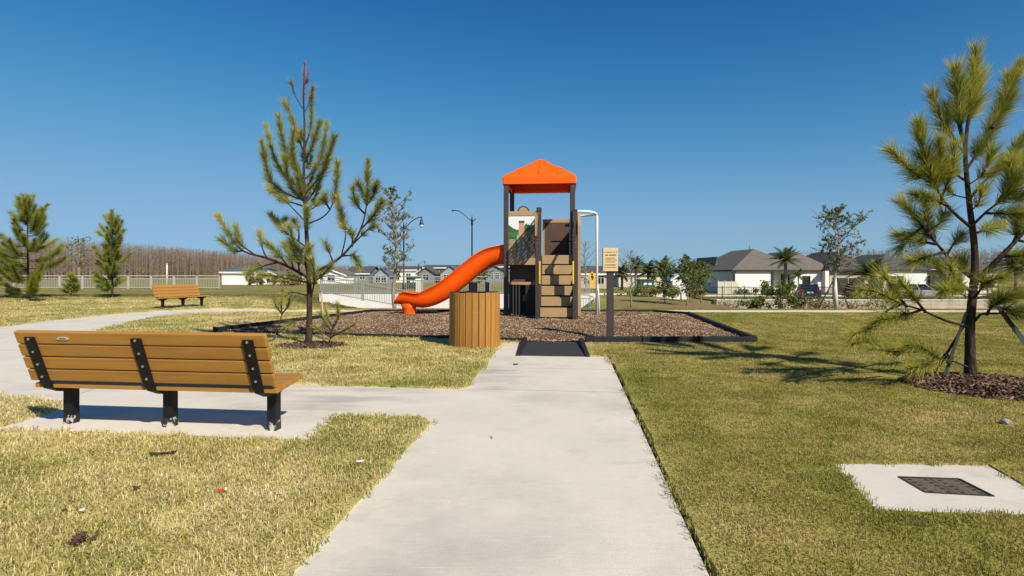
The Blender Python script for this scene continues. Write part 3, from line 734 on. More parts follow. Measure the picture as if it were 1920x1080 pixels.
# ------------------------------------------------------------------ play tower with slide
TA = math.radians(-5.6)
T = empty('play_tower', (-0.165, 15.68, 0.06), TA, label='brown and tan play tower with orange roof, stairs, orange slide and white climbing pole', cat='play tower')
W_, D_ = 1.87, 1.72; DECK = 1.66
def post(x, y, z1, wd=.13, cap=True):
    p = MB().box(x - wd / 2, x + wd / 2, y - wd / 2, y + wd / 2, -.3, z1).build('post', MATS['post_brown'], T, bevel=.008)
    if cap: MB().box(x - wd / 2 - .01, x + wd / 2 + .01, y - wd / 2 - .01, y + wd / 2 + .01, z1, z1 + .035).build('cap', MATS['post_brown'], p, bevel=.01)
    return p
for x in (0, W_):
    for y in (0, D_): post(x, y, 3.84, cap=False)
pm = post(.93, -.02, 2.98); MB().box(.86, 1.0, -.09, .05, 3.02, 3.10).build('finial', MATS['post_brown'], pm, bevel=.01)
post(W_ + .06, -.16, 2.98); nl = post(.95, -1.03, 2.20); nr = post(1.92, -1.03, 2.20)
for n_, x in ((nl, 1.00), (nr, 1.87)):
    MB().box(x - .022, x + .022, -1.125, -1.085, .98, 1.57).build('grip_strip', MATS['yellow'], n_, bevel=.008)
# roof: hollow pyramid with deep eaves and ribs
rf = MB(); e = .14; x0, x1, y0, y1 = -e + .04, W_ + e - .04, -e + .04, D_ + e - .04; zb, zt, za = 3.76, 3.99, 4.66; ax, ay = W_ / 2, D_ / 2
rf.add([(x0, y0, zb), (x1, y0, zb), (x1, y1, zb), (x0, y1, zb), (x0, y0, zt), (x1, y0, zt), (x1, y1, zt), (x0, y1, zt), (ax, ay, za)],
       [(0, 1, 5, 4), (1, 2, 6, 5), (2, 3, 7, 6), (3, 0, 4, 7), (4, 5, 8), (5, 6, 8), (6, 7, 8), (7, 4, 8)])
roof = rf.build('roof', MATS['orange_roof'], T, bevel=.05)
md = roof.modifiers.new('t', 'SOLIDIFY'); md.thickness = .03; md.offset = -1
for side in range(4):
    for t in (-.52, 0, .52):
        c = Vector((ax, ay, 0)); hx = (x1 - x0) / 2; hy = (y1 - y0) / 2
        k0 = .93; k1 = max(abs(t) + .06, .10)
        if side % 2 == 0:
            s_ = -1 if side == 0 else 1
            p = Vector((ax + t * hx, ay + s_ * hy * k0, zt + (za - zt) * (1 - k0))); q = Vector((ax + t * hx, ay + s_ * hy * k1, zt + (za - zt) * (1 - k1)))
        else:
            s_ = 1 if side == 1 else -1
            p = Vector((ax + s_ * hx * k0, ay + t * hy, zt + (za - zt) * (1 - k0))); q = Vector((ax + s_ * hx * k1, ay + t * hy, zt + (za - zt) * (1 - k1)))
        MB().bar(p, q, .026, .045).build('rib', MATS['orange_roof'], roof)
for a, b in (((0, 0), (W_, 0)), ((0, D_), (W_, D_)), ((0, 0), (0, D_)), ((W_, 0), (W_, D_))):
    MB().bar((*a, 3.80), (*b, 3.80), .05, .05).build('roof_beam', MATS['orange_roof'], T)
# deck
MB().box(-.05, W_ + .05, -.05, D_ + .05, DECK - .08, DECK).build('deck', MATS['panel_brown'], T)
MB().box(.066, .864, -.075, -.045, DECK - .17, DECK + .02).build('deck_fascia', MATS['panel_tan'], T, bevel=.006)
# picture panel
def mural():
    nu, nv = 44, 56; x0, x1, z0, z1 = .07, .86, DECK + .03, 2.86
    V = [(x0 + (x1 - x0) * i / nu, -.021, z0 + (z1 - z0) * j / nv) for j in range(nv + 1) for i in range(nu + 1)]
    Fc = [(j * (nu + 1) + i, j * (nu + 1) + i + 1, (j + 1) * (nu + 1) + i + 1, (j + 1) * (nu + 1) + i) for j in range(nv) for i in range(nu)]
    me = np_mesh('picture_print', V, Fc); ca = me.color_attributes.new('Col', 'FLOAT_COLOR', 'CORNER')
    cols = []
    for j in range(nv):
        for i in range(nu):
            u = (i + .5) / nu; v = (j + .5) / nv; r = random.uniform(.82, 1.15)
            c = (.72, .74, .74)
            if v < .80 - .12 * abs(math.sin(u * 5)) + .30 * max(0, u - .55): c = (.035 * r, .11 * r, .03 * r)
            if v < .62 and u < .40 and v > .52 - .1 * u: c = (.05 * r, .16 * r, .035 * r)
            if .36 < u < .57 and .48 < v < .84: c = (.52 * r, .30 * r, .19 * r)
            if .36 < u < .57 and .84 <= v < .90: c = (.06, .045, .04)
            if .60 < u and v < .62: c = (.22 * r, .17 * r, .11 * r) if (int(u * 14) + int(v * 12)) % 3 else (.10, .085, .06)
            if u < .26 and v < .44: c = (.36 * r, .27 * r, .17 * r) if random.random() < .7 else (.08, .13, .03)
            if .3 < u < .42 and .35 < v < .55: c = (.42 * r, .32 * r, .2 * r)
            if abs(u - (.47 + .02 * math.sin(v * 9))) < .30 * (.52 - v) + .05 and v < .5: c = (.20 * r, .20 * r, .20 * r)
            cols.append(c)
    arr = np.ones((len(Fc), 4, 4), np.float32); arr[:, :, :3] = np.array(cols)[:, None, :]
    ca.data.foreach_set('color', arr.ravel())
    m = bpy.data.materials.new('picture_print'); m.use_nodes = True; n = m.node_tree.nodes
    a = n.new('ShaderNodeAttribute'); a.attribute_name = 'Col'; m.node_tree.links.new(a.outputs['Color'], n['Principled BSDF'].inputs['Base Color'])
    n['Principled BSDF'].inputs['Roughness'].default_value = .45
    return me, m
pp = MB().box(.066, .864, -.018, .018, DECK + .02, 2.87).build('picture_panel', MATS['panel_tan'], T)
me, m = mural(); link('picture_print', me, m, pp)['label'] = 'printed picture of an old village street under green hills'
MB().box(.066, .864, -.035, .035, 2.87, 3.0).build('top_beam', MATS['panel_tan'], T, bevel=.008)
for r0, nm, mt, yy in ((.165, 'arch_rim', 'post_brown', .022), (.125, 'arch', 'panel_tan', .03)):
    MB().prism([(.49 + r0 * math.cos(math.pi * k / 14), 3.0 + r0 * .9 * math.sin(math.pi * k / 14)) for k in range(15)], -yy, yy, 'y').build(nm, MATS[mt], T)
# lower left shop front
MB().box(.066, .864, .30, .33, .95, DECK - .09).build('lower_panel', MATS['panel_brown'], T)
MB().box(.066, .864, -.03, .03, .93, 1.01).build('counter_rail', MATS['panel_tan'], T, bevel=.005)
MB().box(-.02, .864, .9, .93, -.05, .95).build('back_board', MATS['panel_dark'], T)
MB().box(.07, .86, D_ - .02, D_ + .02, -.05, DECK - .1).build('rear_board', MATS['panel_dark'], T)
for k in range(4):
    MB().box(.10 + k * .085, .135 + k * .085, -.02, .02, .0, .93).build('baluster', MATS['post_brown'], T, bevel=.004)
    MB().box(.09 + k * .085, .145 + k * .085, -.045, -.031, .935, 1.005).build('rail_block', MATS['panel_tan'], T)
MB().box(.40, .55, .86, .885, .42, .60).build('bright_opening', MATS['panel_tan'], T, bevel=.01)  # tan block put in for the light of a small bright opening
MB().box(.55, .864, -.02, .02, .0, .93).build('low_panel', MATS['panel_dark'], T)
# stairs
MB().box(.99, W_ - .07, .06, .10, -.05, DECK - .085).build('stair_backing', MATS['panel_dark'], T)  # dark board added behind the steps so the gaps between them look shaded
for i in range(6):
    z = .10 + .282 * i; y = -.93 + .165 * i; wd0 = 1.02 if i else 1.0; wd1 = 1.85 if i else 1.90
    MB().box(wd0, wd1, y, y + .04, z, z + .248).build('riser', MATS['panel_tan'], T, bevel=.008)
    MB().box(wd0, wd1, y + .042, y + .185, z + .16, z + .20).build('tread', MATS['panel_brown'], T, bevel=.005)
for x in (.985, 1.885):
    MB().hexa([(x - .025, -1.0, -.05), (x + .025, -1.0, -.05), (x + .025, .0, -.05), (x - .025, .0, -.05), (x - .025, -.96, .35), (x + .025, -.96, .35), (x + .025, 0, DECK + .1), (x - .025, 0, DECK + .1)]).build('stringer', MATS['post_brown'], T)
# perforated side panel left of the stairs
lat = MB(); yA, yB = -.98, -.07
for y in np.linspace(yA, yB, 5): lat.box(.875, .905, y - .03, y + .03, 1.95, 2.87)
for z in np.linspace(1.98, 2.84, 9): lat.box(.876, .904, yA + .031, yB - .031, z - .028, z + .028)
lat.build('lattice_panel', MATS['panel_tan'], T)
# right side wall with rounded head
arc = [(-.30, .08), (.62, .08), (.62, 2.55)] + [(.16 + .46 * math.cos(t), 2.55 + .40 * math.sin(t)) for t in np.linspace(.1, math.pi - .1, 9)] + [(-.30, 2.55)]
MB().prism(arc, W_ + .135, W_ + .215, 'x').build('side_wall', MATS['panel_tan'], T, bevel=.006)
MB().prism([(.66, .08), (D_, .08), (D_, 2.75), (.66, 2.75)], W_ + .08, W_ + .13, 'x').build('side_panel', MATS['panel_brown'], T)
# back panel
MB().box(.98, W_ - .07, D_ - .03, D_ + .03, DECK, 2.82).build('back_panel', MATS['panel_brown'], T)
MB().box(.98, W_ - .07, D_ - .04, D_ + .04, 2.82, 2.93).build('back_beam', MATS['panel_tan'], T, bevel=.006)
MB().box(.96, 1.02, D_ - .05, D_ + .05, DECK, 2.92).build('back_stile', MATS['panel_tan'], T)
gb = MB().tube([(1.25, .62, 2.18), (1.55, .62, 2.18), (1.80, .62, 2.18)], .022, 8); gb.build('shadow_bar', MATS['post_brown'], T, smooth=True)  # dark bar standing in for a bar-shaped shadow before the back panel
# handrails beside the stairs
for x in (.95, 1.92):
    MB().bar((x, -.98, 2.10), (x, -.08, 2.75), .05, .06).build('handrail', MATS['post_brown'], T, bevel=.006)
# bolt heads on posts and beams
bolt_me = MB().tube([(0, 0, 0), (0, -.012, 0)], [.016, .012], 8).mesh('bolt')
for bx2, by2, bz2 in ((0, -.066, 1.62), (0, -.066, 2.93), (0, -.066, 3.68), (W_, -.066, 3.68), (W_, -.066, 2.2), (.93, -.086, 2.5), (.93, -.086, 2.93), (.95, -1.096, .25), (.95, -1.096, 2.05), (1.92, -1.096, .25), (1.92, -1.096, 2.05), (.16, -.036, 2.935), (.77, -.036, 2.935), (.14, -.076, 1.58), (.80, -.076, 1.58)):
    link('bolt', bolt_me, MATS['bolt_steel'], T, (bx2, by2, bz2))
# white pole with two arms
pole = [(2.58, .75, -.1), (2.58, .75, 2.90), (2.56, .75, 2.98)]
MB().tube(pole, .038, 12).build('climbing_pole', MATS['white_paint'], T, smooth=True)
for y in (.12, 1.45):
    pts = [(W_ + .02, y, 3.0)] + [(W_ + .02 + (.69) * t, y + (.75 - y) * (t ** 4), 3.0 - .02 * t ** 4) for t in np.linspace(.2, 1, 12)]
    MB().tube(pts, .034, 10).build('pole_arm', MATS['white_paint'], T, smooth=True)
MB().tube([(2.66, .75, -.05), (2.62, .72, .72), (2.585, .75, 1.0)], .022, 8).build('pole_brace', MATS['white_paint'], T, smooth=True)
# slide
cl = [(-.02, 1.62), (-.25, 1.61), (-.45, 1.56), (-.66, 1.44), (-.90, 1.26), (-1.2, 1.01), (-1.5, .775), (-1.8, .575), (-2.1, .43), (-2.4, .345), (-2.7, .315), (-3.0, .32), (-3.2, .335), (-3.34, .35)]
cs = []
for i in range(len(cl) - 1):                       # smooth it
    for k in range(3):
        t = k / 3; a, b = cl[max(0, i - 1)], cl[i]; c, d = cl[i + 1], cl[min(len(cl) - 1, i + 2)]
        cs.append(tuple(.5 * ((2 * b[q]) + (-a[q] + c[q]) * t + (2 * a[q] - 5 * b[q] + 4 * c[q] - d[q]) * t * t + (-a[q] + 3 * b[q] - 3 * c[q] + d[q]) * t ** 3) for q in (0, 1)))
cs.append(cl[-1])
SY = .40; prof = []
hw, dp = .33, .50
cs = [(x, z - .10 * sstep(3.2, 2.4, -x)) for x, z in cs]
for k in range(17):                                # outer U, then inner U back: a hollow trough with rolled rims
    a = math.pi * (k / 16); prof.append((-hw * math.cos(a), dp * (1 - math.sin(a) ** .72)))
inner = [((hw - .045) * math.cos(math.pi * k / 16), dp * 1.0 + .0 - (dp - .05) * (math.sin(math.pi * k / 16) ** .72)) for k in range(17)]
ring = prof[:-1] + [(hw, dp - .02), (hw + .015, dp), (hw, dp + .025), (hw - .03, dp + .025)] + inner[1:-1] + [(-hw + .03, dp + .025), (-hw, dp + .025), (-hw - .015, dp)]
sm = MB(); n = len(ring)
for i, (x, z) in enumerate(cs):
    a, b = cs[max(0, i - 1)], cs[min(len(cs) - 1, i + 1)]; tx_, tz_ = b[0] - a[0], b[1] - a[1]; l = math.hypot(tx_, tz_); nxv, nzv = tz_ / l, -tx_ / l
    if nzv < 0: nxv, nzv = -nxv, -nzv
    end = max(0, (i - (len(cs) - 7)) / 6); flare = max(0, (4 - i) / 4)
    for (py_, pz_) in ring:
        hh = pz_ * (1 - .20 * sstep(2.0, 2.9, -x) - .58 * end * end) + (.03 * flare if pz_ > .3 else 0)
        sm.v.append((x + nxv * hh + (0.10 * end * pz_ / dp), SY + py_ * (1 + .06 * end), z + nzv * hh))
for i in range(len(cs) - 1):
    for j in range(n):
        a, b = i * n + j, i * n + (j + 1) % n; sm.f.append((a, b, b + n, a + n))
sm.f.append(tuple(range(n))); sm.f.append(tuple((len(cs) - 1) * n + j for j in reversed(range(n))))
slide = sm.build('slide', MATS['orange'], T, smooth=True)
MB().tube([(-2.92, SY, -.08), (-2.92, SY, .05), (-2.92, SY, .22), (-2.92, SY, .36)], [.185, .18, .20, .25], 24).build('slide_foot', MATS['orange'], slide, smooth=True)
MB().box(-.06, .02, SY - .42, SY - .33, 1.60, 2.10).build('slide_hood', MATS['orange'], slide, bevel=.03)
MB().box(-.06, .02, SY + .33, SY + .42, 1.60, 2.10).build('slide_hood', MATS['orange'], slide, bevel=.03)

# ------------------------------------------------------------------ trees
def resample(pts, step):
    pts = [Vector(p) for p in pts]; out = [pts[0]]
    # Catmull-Rom through the control points
    for i in range(len(pts) - 1):
        a = pts[max(0, i - 1)]; b = pts[i]; c = pts[i + 1]; d = pts[min(len(pts) - 1, i + 2)]
        n = max(2, int((c - b).length / step))
        for k in range(1, n + 1):
            t = k / n; out.append(.5 * ((2 * b) + (c - a) * t + (2 * a - 5 * b + 4 * c - d) * t * t + (3 * b - a - 3 * c + d) * t ** 3))
    return out
class Needles:
    def __init__(s, L, width, per_m, spread=.95): s.V = []; s.A = []; s.L, s.w, s.n, s.sp = L, width, per_m, spread
    def brush(s, pts, t0, dens=1.0, lenmul=1.0, tone=0.0):
        pts = resample(pts, .03); N = len(pts); i0 = int(t0 * (N - 1))
        tot = sum((pts[i + 1] - pts[i]).length for i in range(i0, N - 1)); cnt = int(tot * s.n * dens) + 30
        tone += random.uniform(-.16, .12); nc = max(3, int(tot / .10)); cen = [((k + random.random()) / nc, random.uniform(-.16, .16), random.uniform(.75, 1.2)) for k in range(nc)]
        for _ in range(cnt):
            cu, ct, cl_ = random.choice(cen); u = min(1, max(0, cu + random.gauss(0, .45 / nc)))
            fi = i0 + u * (N - 1 - i0); i = min(N - 2, int(fi)); p = pts[i].lerp(pts[i + 1], fi - i)
            d = (pts[i + 1] - pts[i]).normalized()
            r = Vector((random.gauss(0, 1), random.gauss(0, 1), random.gauss(0, 1))); r = (r - d * r.dot(d)).normalized()
            tipf = u ** 3
            q = (d * (0.75 + .8 * tipf + random.uniform(-.15, .3)) + r * s.sp * random.uniform(.55, 1.1) + Vector((0, 0, .12))).normalized()
            l = s.L * lenmul * cl_ * random.uniform(.6, 1.2); e = p + q * l - Vector((0, 0, .06 * l))
            wv = q.cross(Vector((random.gauss(0, 1), random.gauss(0, 1), random.gauss(0, 1)))).normalized() * s.w * .5
            s.V += [p - wv, p + wv, e]
            rv = random.betavariate(2, 2) * .7 + .22 * u + tone + ct; s.A += [rv - .1, rv - .1, rv + .12]
    def build(s, name, m, parent, origin):
        V = np.array([tuple(v) for v in s.V], np.float32) - np.array(origin, np.float32); F_ = np.arange(len(V)).reshape(-1, 3)
        me = np_mesh(name, V, F_, s.A); return link(name, me, m, parent)

def pine(label, Y, trunk, r0, branches, L, width, per_m, m='needles', group=None, seed=1, tip_red=None, extra=0, name='pine_tree', base_z=None):
    """trunk and branches traced in photo pixels at distance Y, each branch with its own depth; branch = (points, bare share, depth swing, density)"""
    random.seed(seed)
    tp = [P(px, py, Y) for px, py in trunk]; base = Vector((tp[0].x, tp[0].y, tp[0].z if base_z is None else base_z))
    root = empty(name, base, label=label, cat='pine tree', group=group)
    tk = MB(); pts = resample([p - base for p in tp], .12); n = len(pts)
    tk.tube(pts, [r0 * (1.25 - .25 * min(1, i / (n * .06 + 1))) * (1 - .93 * (i / (n - 1)) ** .85) + .004 for i in range(n)], 10)
    to = tk.build('trunk', MATS['bark'], root, smooth=True)
    br = MB(); nd = Needles(L, width, per_m)
    for b in branches:
        bp, t0, dep = b[:3]; dens = b[3] if len(b) > 3 else 1.0; rb = b[4] if len(b) > 4 else .016
        if len(bp) == 1: continue
        wp = []
        for i, (px, py) in enumerate(bp):
            t = i / (len(bp) - 1); wp.append(P(px, py, Y + dep * t ** .8))
        q = resample([p - base for p in wp], .08); m_ = len(q)
        br.tube(q, [rb * (1 - .8 * i / (m_ - 1)) + .0025 for i in range(m_)], 6, cap=False)
        nd.brush(wp, t0, dens)
    # shoots reaching towards and away from the viewer, filling the crown in depth
    for _ in range(extra):
        i = random.uniform(.25, .8); p0 = pts[int(i * (n - 1))] + base
        a = random.choice((-1, 1)) * random.uniform(.9, 2.2); l = random.uniform(.35, .9) * (1.1 - i)
        d = Vector((math.cos(a) * .6, math.sin(a), 0)); p1 = p0 + d * l * .6 + Vector((0, 0, l * .25)); p2 = p0 + d * l + Vector((0, 0, l * .9))
        br.tube(resample([p0 - base, p1 - base, p2 - base], .08), .008, 5, cap=False); nd.brush([p0, p1, p2], .35, .9)
    br.build('branches', MATS['bark'], root, smooth=True)
    nd.build('crown', MATS[m], root, base)
    if tip_red:
        nr_ = Needles(L * .45, width, per_m * .55)
        for bp, t0 in tip_red: nr_.brush([P(px, py, Y) for px, py in bp], t0)
        tag(nr_.build('reddish_tip', MATS['needles_red'], root, base), 'leader with browned reddish needles', kind='stuff')
    return root

# tall pine behind the near bench
YL = 10.0
trunkL = [(578, 652), (580, 600), (580, 555), (578, 500), (575, 440), (572, 390), (570, 340), (570, 290), (571, 240), (569, 180), (571, 120)]
BL_ = [([(569, 205), (556, 185), (547, 158)], .97, 0, .05, .008), ([(570, 212), (580, 192), (586, 168)], .97, 0, .05, .008), ([(571, 290), (553, 240), (537, 196)], .25, .15), ([(572, 335), (537, 290), (523, 225)], .2, -.25), ([(572, 362), (522, 312), (500, 238)], .2, .3),
       ([(573, 378), (512, 345), (492, 270)], .22, -.3), ([(573, 388), (530, 372), (508, 352)], .35, .35), ([(572, 345), (550, 300), (549, 250)], .2, -.4),
       ([(573, 380), (545, 350), (535, 300)], .2, -.55), ([(571, 275), (582, 240), (585, 175)], .25, .2, .6), ([(571, 305), (585, 275), (599, 232)], .3, -.2),
       ([(573, 335), (600, 300), (613, 234)], .25, .3), ([(573, 362), (605, 322), (625, 262)], .3, -.25), ([(574, 380), (597, 345), (616, 292)], .3, .4),
       ([(574, 372), (560, 345), (556, 310)], .2, .6), ([(574, 382), (580, 350), (588, 320)], .2, .55), ([(575, 395), (588, 390), (600, 376)], .5, .2, .8),
       ([(576, 420), (608, 405), (626, 375), (633, 310)], .52, -.3, 1.1, .014), ([(618, 392), (610, 378), (608, 368)], .3, -.25),
       ([(575, 418), (556, 398), (530, 372), (508, 358)], .6, .3, .9, .013), ([(576, 465), (552, 447), (532, 430), (508, 402)], .5, .35, 1.2, .015),
       ([(540, 440), (530, 425), (535, 410)], .3, .3), ([(560, 452), (560, 432), (552, 415)], .5, .3, .7),
       ([(581, 515), (625, 492), (655, 465), (676, 430), (687, 385), (690, 306)], .72, -.5, 1.1, .026), ([(640, 480), (648, 440), (640, 405), (633, 372)], .45, -.3, 1.0, .012),
       ([(676, 430), (700, 405), (716, 378)], .3, -.45), ([(655, 465), (685, 435), (700, 425)], .5, -.3), ([(683, 400), (670, 385), (662, 360)], .4, -.5),
       ([(625, 492), (620, 480), (611, 458)], .5, -.2, .7), ([(640, 480), (662, 480), (672, 495)], .45, -.4, .9), ([(660, 462), (660, 440), (645, 425)], .4, -.4, .8),
       ([(688, 380), (680, 360), (672, 345)], .3, -.5), ([(688, 385), (702, 360), (706, 345)], .3, -.5),
       ([(576, 520), (540, 500), (500, 484), (455, 470), (430, 440), (412, 410)], .72, .4, 1.1, .028), ([(500, 484), (492, 465), (487, 438)], .5, .3, .9),
       ([(478, 478), (450, 455), (443, 428)], .35, .35, 1.1), ([(455, 470), (440, 470), (418, 452)], .3, .4, 1.0), ([(540, 500), (525, 480), (500, 455)], .35, .2, 1.1),
       ([(550, 505), (545, 485), (535, 460)], .35, .1, 1.1), ([(562, 515), (560, 495), (565, 470)], .4, -.2, 1.1), ([(520, 492), (490, 500), (465, 512)], .5, .2, 1.0),
       ([(576, 530), (530, 520), (490, 515)], .55, -.5, .9), ([(579, 535), (600, 520), (620, 500)], .5, -.4, .9), ([(579, 555), (548, 548), (528, 562)], .55, -.3, .9),
       ([(581, 600), (560, 598), (540, 612)], .7, -.3, .6), ([(583, 560), (590, 520), (585, 490)], .4, -.4, 1.0), ([(576, 510), (572, 490), (580, 465)], .4, -.35, 1.0)]
pine('tall slender pine with a reddish bare tip behind the foreground bench', YL, trunkL, .054, BL_, .205, .0085, 880, 'needles', seed=3,
     tip_red=[([(569, 195), (570, 160), (571, 120)], .1), ([(570, 210), (580, 190), (586, 166)], .45), ([(569, 200), (553, 180), (547, 156)], .6), ([(570, 165), (576, 150), (578, 138)], .3)], extra=9)
st = MB().tube([P(608, 652, 9.9), P(606, 600, 9.93), P(602, 545, 9.95)], [.020, .018, .017], 7)
st.build('tree_stake', MATS['wood_pale'], smooth=True, label='pale thin wooden stake beside the tall pine trunk', cat='stake')
pine('small leafy pine seedling at the foot of the tall pine', 9.8, [(614, 652), (618, 640), (622, 622), (628, 600)], .016,
     [([(620, 632), (640, 622), (662, 610)], .3, -.2), ([(622, 622), (610, 605), (602, 590)], .3, .1), ([(624, 615), (634, 596), (632, 570)], .3, -.1), ([(625, 612), (615, 600), (610, 575)], .3, .2),
      ([(620, 632), (600, 620), (590, 612)], .4, -.2, .7)], .15, .006, 560, 'needles_yellow', seed=5)
pine('thin pine sapling with a single tuft standing left of the tall pine', 10.6, [(519, 628), (524, 605), (529, 585), (528, 560)], .010,
     [([(529, 590), (527, 570), (530, 548)], .2, .05), ([(529, 588), (518, 575), (514, 562)], .3, .05), ([(529, 588), (540, 574), (542, 562)], .3, -.05)], .13, .006, 420, 'needles_yellow', seed=6)

# broad pine on the right
YR = 6.7
trunkR = [(1820, 716), (1819, 660), (1819, 610), (1823, 560), (1828, 500), (1826, 450), (1819, 395), (1812, 325), (1810, 280), (1815, 228), (1821, 195), (1827, 145), (1830, 100)]
BR_ = [([(1818, 215), (1822, 175), (1830, 104)], .05, 0, 1.5), ([(1815, 235), (1826, 190), (1838, 140)], .1, .2, 1.1), ([(1810, 282), (1802, 235), (1793, 140)], .35, -.15, 1.4, .013), ([(1808, 270), (1795, 220), (1806, 165)], .4, .2, 1.0),
       ([(1812, 318), (1850, 260), (1880, 200), (1912, 126)], .15, .2, 1.6, .016), ([(1860, 240), (1884, 205), (1890, 145)], .4, .2, .9), ([(1807, 285), (1778, 252), (1760, 215), (1747, 172)], .35, .3, .8, .012),
       ([(1790, 262), (1778, 235), (1775, 200)], .3, .35, .7), ([(1819, 425), (1778, 388), (1752, 345), (1735, 300), (1722, 230)], .45, -.3, 1.5, .018), ([(1752, 345), (1722, 330), (1700, 312), (1674, 285)], .3, -.35, 1.0),
       ([(1765, 370), (1782, 330), (1790, 280)], .3, -.3, 1.2), ([(1752, 350), (1762, 310), (1765, 265)], .2, -.35, 1.2), ([(1780, 388), (1745, 372), (1715, 365)], .3, -.4, 1.0), ([(1813, 340), (1790, 325), (1765, 300)], .35, .5, .9),
       ([(1816, 375), (1846, 340), (1882, 305), (1925, 252)], .38, .3, 1.3, .017), ([(1880, 308), (1905, 300), (1935, 290)], .2, .3, 1.2), ([(1821, 425), (1852, 395), (1895, 360), (1930, 300)], .4, -.35, 1.3, .015),
       ([(1870, 380), (1890, 345), (1895, 310)], .25, -.3, 1.2), ([(1880, 372), (1910, 370), (1940, 350)], .3, -.4, 1.1), ([(1850, 400), (1880, 400), (1920, 400)], .35, -.5, 1.0), ([(1822, 440), (1850, 430), (1880, 420)], .4, .5, .8),
       ([(1827, 525), (1790, 495), (1755, 455), (1725, 420), (1695, 385)], .5, .3, 1.1, .022), ([(1752, 452), (1738, 415), (1735, 380)], .3, .25, 1.1), ([(1755, 458), (1715, 450), (1680, 440)], .3, .3, 1.0), ([(1775, 478), (1790, 455), (1808, 438)], .4, .2, .7),
       ([(1730, 425), (1712, 440), (1690, 462)], .3, .4, .9), ([(1770, 472), (1745, 480), (1715, 490)], .4, -.2, 1.0), ([(1740, 440), (1760, 420), (1772, 400)], .35, .2, .9),
       ([(1822, 535), (1870, 488), (1920, 435), (1965, 385)], .72, -.3, 1.0, .038), ([(1900, 455), (1908, 430), (1905, 395)], .35, -.3, 1.1), ([(1880, 480), (1910, 480), (1945, 470)], .35, -.4, 1.1), ([(1905, 450), (1935, 455), (1960, 455)], .3, -.3, 1.2),
       ([(1815, 612), (1770, 600), (1725, 580), (1690, 570), (1645, 548), (1612, 545)], .68, -.5, .5, .014), ([(1725, 582), (1690, 592), (1655, 600)], .35, -.5, .45), ([(1690, 570), (1660, 585), (1630, 615), (1605, 625)], .35, -.5,.35),
       ([(1735, 585), (1715, 560), (1690, 530)], .4, -.4, .7), ([(1700, 575), (1680, 550), (1660, 520)], .4, -.4, .8),
       ([(1818, 690), (1790, 678), (1760, 672), (1735, 655), (1700, 648)], .45, -.4, .55, .010), ([(1755, 670), (1735, 685), (1710, 690)], .3, -.4, .45), ([(1735, 658), (1690, 660), (1640, 655)], .4, -.4,.35), ([(1650, 650), (1620, 640), (1600, 645)], .2, -.5,.35),
       ([(1820, 612), (1838, 590), (1860, 588), (1910, 584), (1960, 565)], .55, -.3, .9, .016), ([(1850, 590), (1862, 572), (1890, 555), (1925, 550)], .3, -.4, 1.2), ([(1826, 560), (1860, 555), (1900, 560)], .4, .4, 1.0),
       ([(1870, 575), (1890, 580), (1925, 590)], .3, -.3, 1.1), ([(1826, 545), (1800, 540), (1770, 545)], .4, -.6, .8), ([(1826, 560), (1850, 530), (1880, 520)], .4, -.6, 1.0), ([(1824, 550), (1795, 525), (1780, 500)], .5, -.5, .7)]
pr = pine('broad yellow-green pine at the right edge held by dark straps', YR, trunkR, .060, BR_, .25, .0062, 1250, 'needles_yellow', seed=9, extra=5)
def strap(p, q, wd, lab):
    p = Vector(p); q = Vector(q); d = (q - p).normalized(); s_ = empty('guy_strap', q, label=lab, cat='strap')
    MB().bar(p - q, Vector((0, 0, 0)), wd, .005, up=(0, 1, .2)).build('webbing', MATS['strap'], s_)
    MB().bar(-d * .30, -d * .20, wd * 1.35, .03, up=(0, 1, .2)).build('buckle', MATS['strap'], s_, bevel=.005)
    MB().tube([Vector((0, 0, 0)) - d * .05, Vector((0, 0, -.16))], [.012, .008], 6).build('anchor', MATS['black_steel'], s_)
strap(P(1864, 565, 6.6), (6.15, 6.25, .06), .055, 'rightmost wide dark strap anchoring the right pine')
strap(P(1812, 585, 6.68), (5.15, 6.62, .07), .04, 'dark strap slanting left from the right pine trunk')
strap(P(1814, 600, 6.68), (5.33, 7.0, .07), .035, 'short dark strap close behind the right pine trunk')

# dense pines in the far left lawn
def auto_pine(px, py_base, py_top, Y, seed, label, width, L=.26, per=430, m='needles_green', base_z=None, start=.12, group=None, sparse=1.0):
    random.seed(seed); H = py_base - py_top
    tr_ = [(px + random.uniform(-.008, .008) * H * (1 - abs(1 - i / 3) * .4), py_base - H * i / 6) for i in range(7)]; tr_[0] = (px, py_base)
    bs = []
    nb = int(54 * sparse)
    for i in range(nb):
        t = start + (0.93 - start) * (i / nb) ** .9; y = py_base - H * t; s_ = random.choice((-1, 1)); a = random.uniform(.1, 1.0)
        w_ = width * (1 - t) ** .62 * random.uniform(.55, 1.1) * a; rise = random.uniform(.25, .65) * width * (1 - t) ** .5 * (0.35 + t)
        dep = math.sqrt(max(0, 1 - a * a)) * width * (1 - t) ** .6 * random.choice((-1, 1)) * Y / F
        bs.append(([(px, y), (px + s_ * w_ * .55, y - rise * .2), (px + s_ * w_, y - rise)], .3, dep, 1.0, .018))
    bs.append(([(px, py_base - H * .75), (px, py_base - H)], .0, 0, 1.3))
    return pine(label, Y, tr_, .05 * H * Y / F / 4, bs, L, .013, per, m, seed=seed + 1, base_z=base_z, group=group)
auto_pine(52, 563, 370, 27.0, 21, 'bushy green pine at the far left before the railing', 105, L=.34, per=520, start=.04)
auto_pine(-42, 566, 440, 26.0, 22, 'low bushy pine cut by the left picture edge', 80, L=.30, per=560)
auto_pine(210, 560, 398, 28.5, 23, 'narrow pine with a tall leader between the left pine and small bench', 52, L=.28, per=620, start=.1)
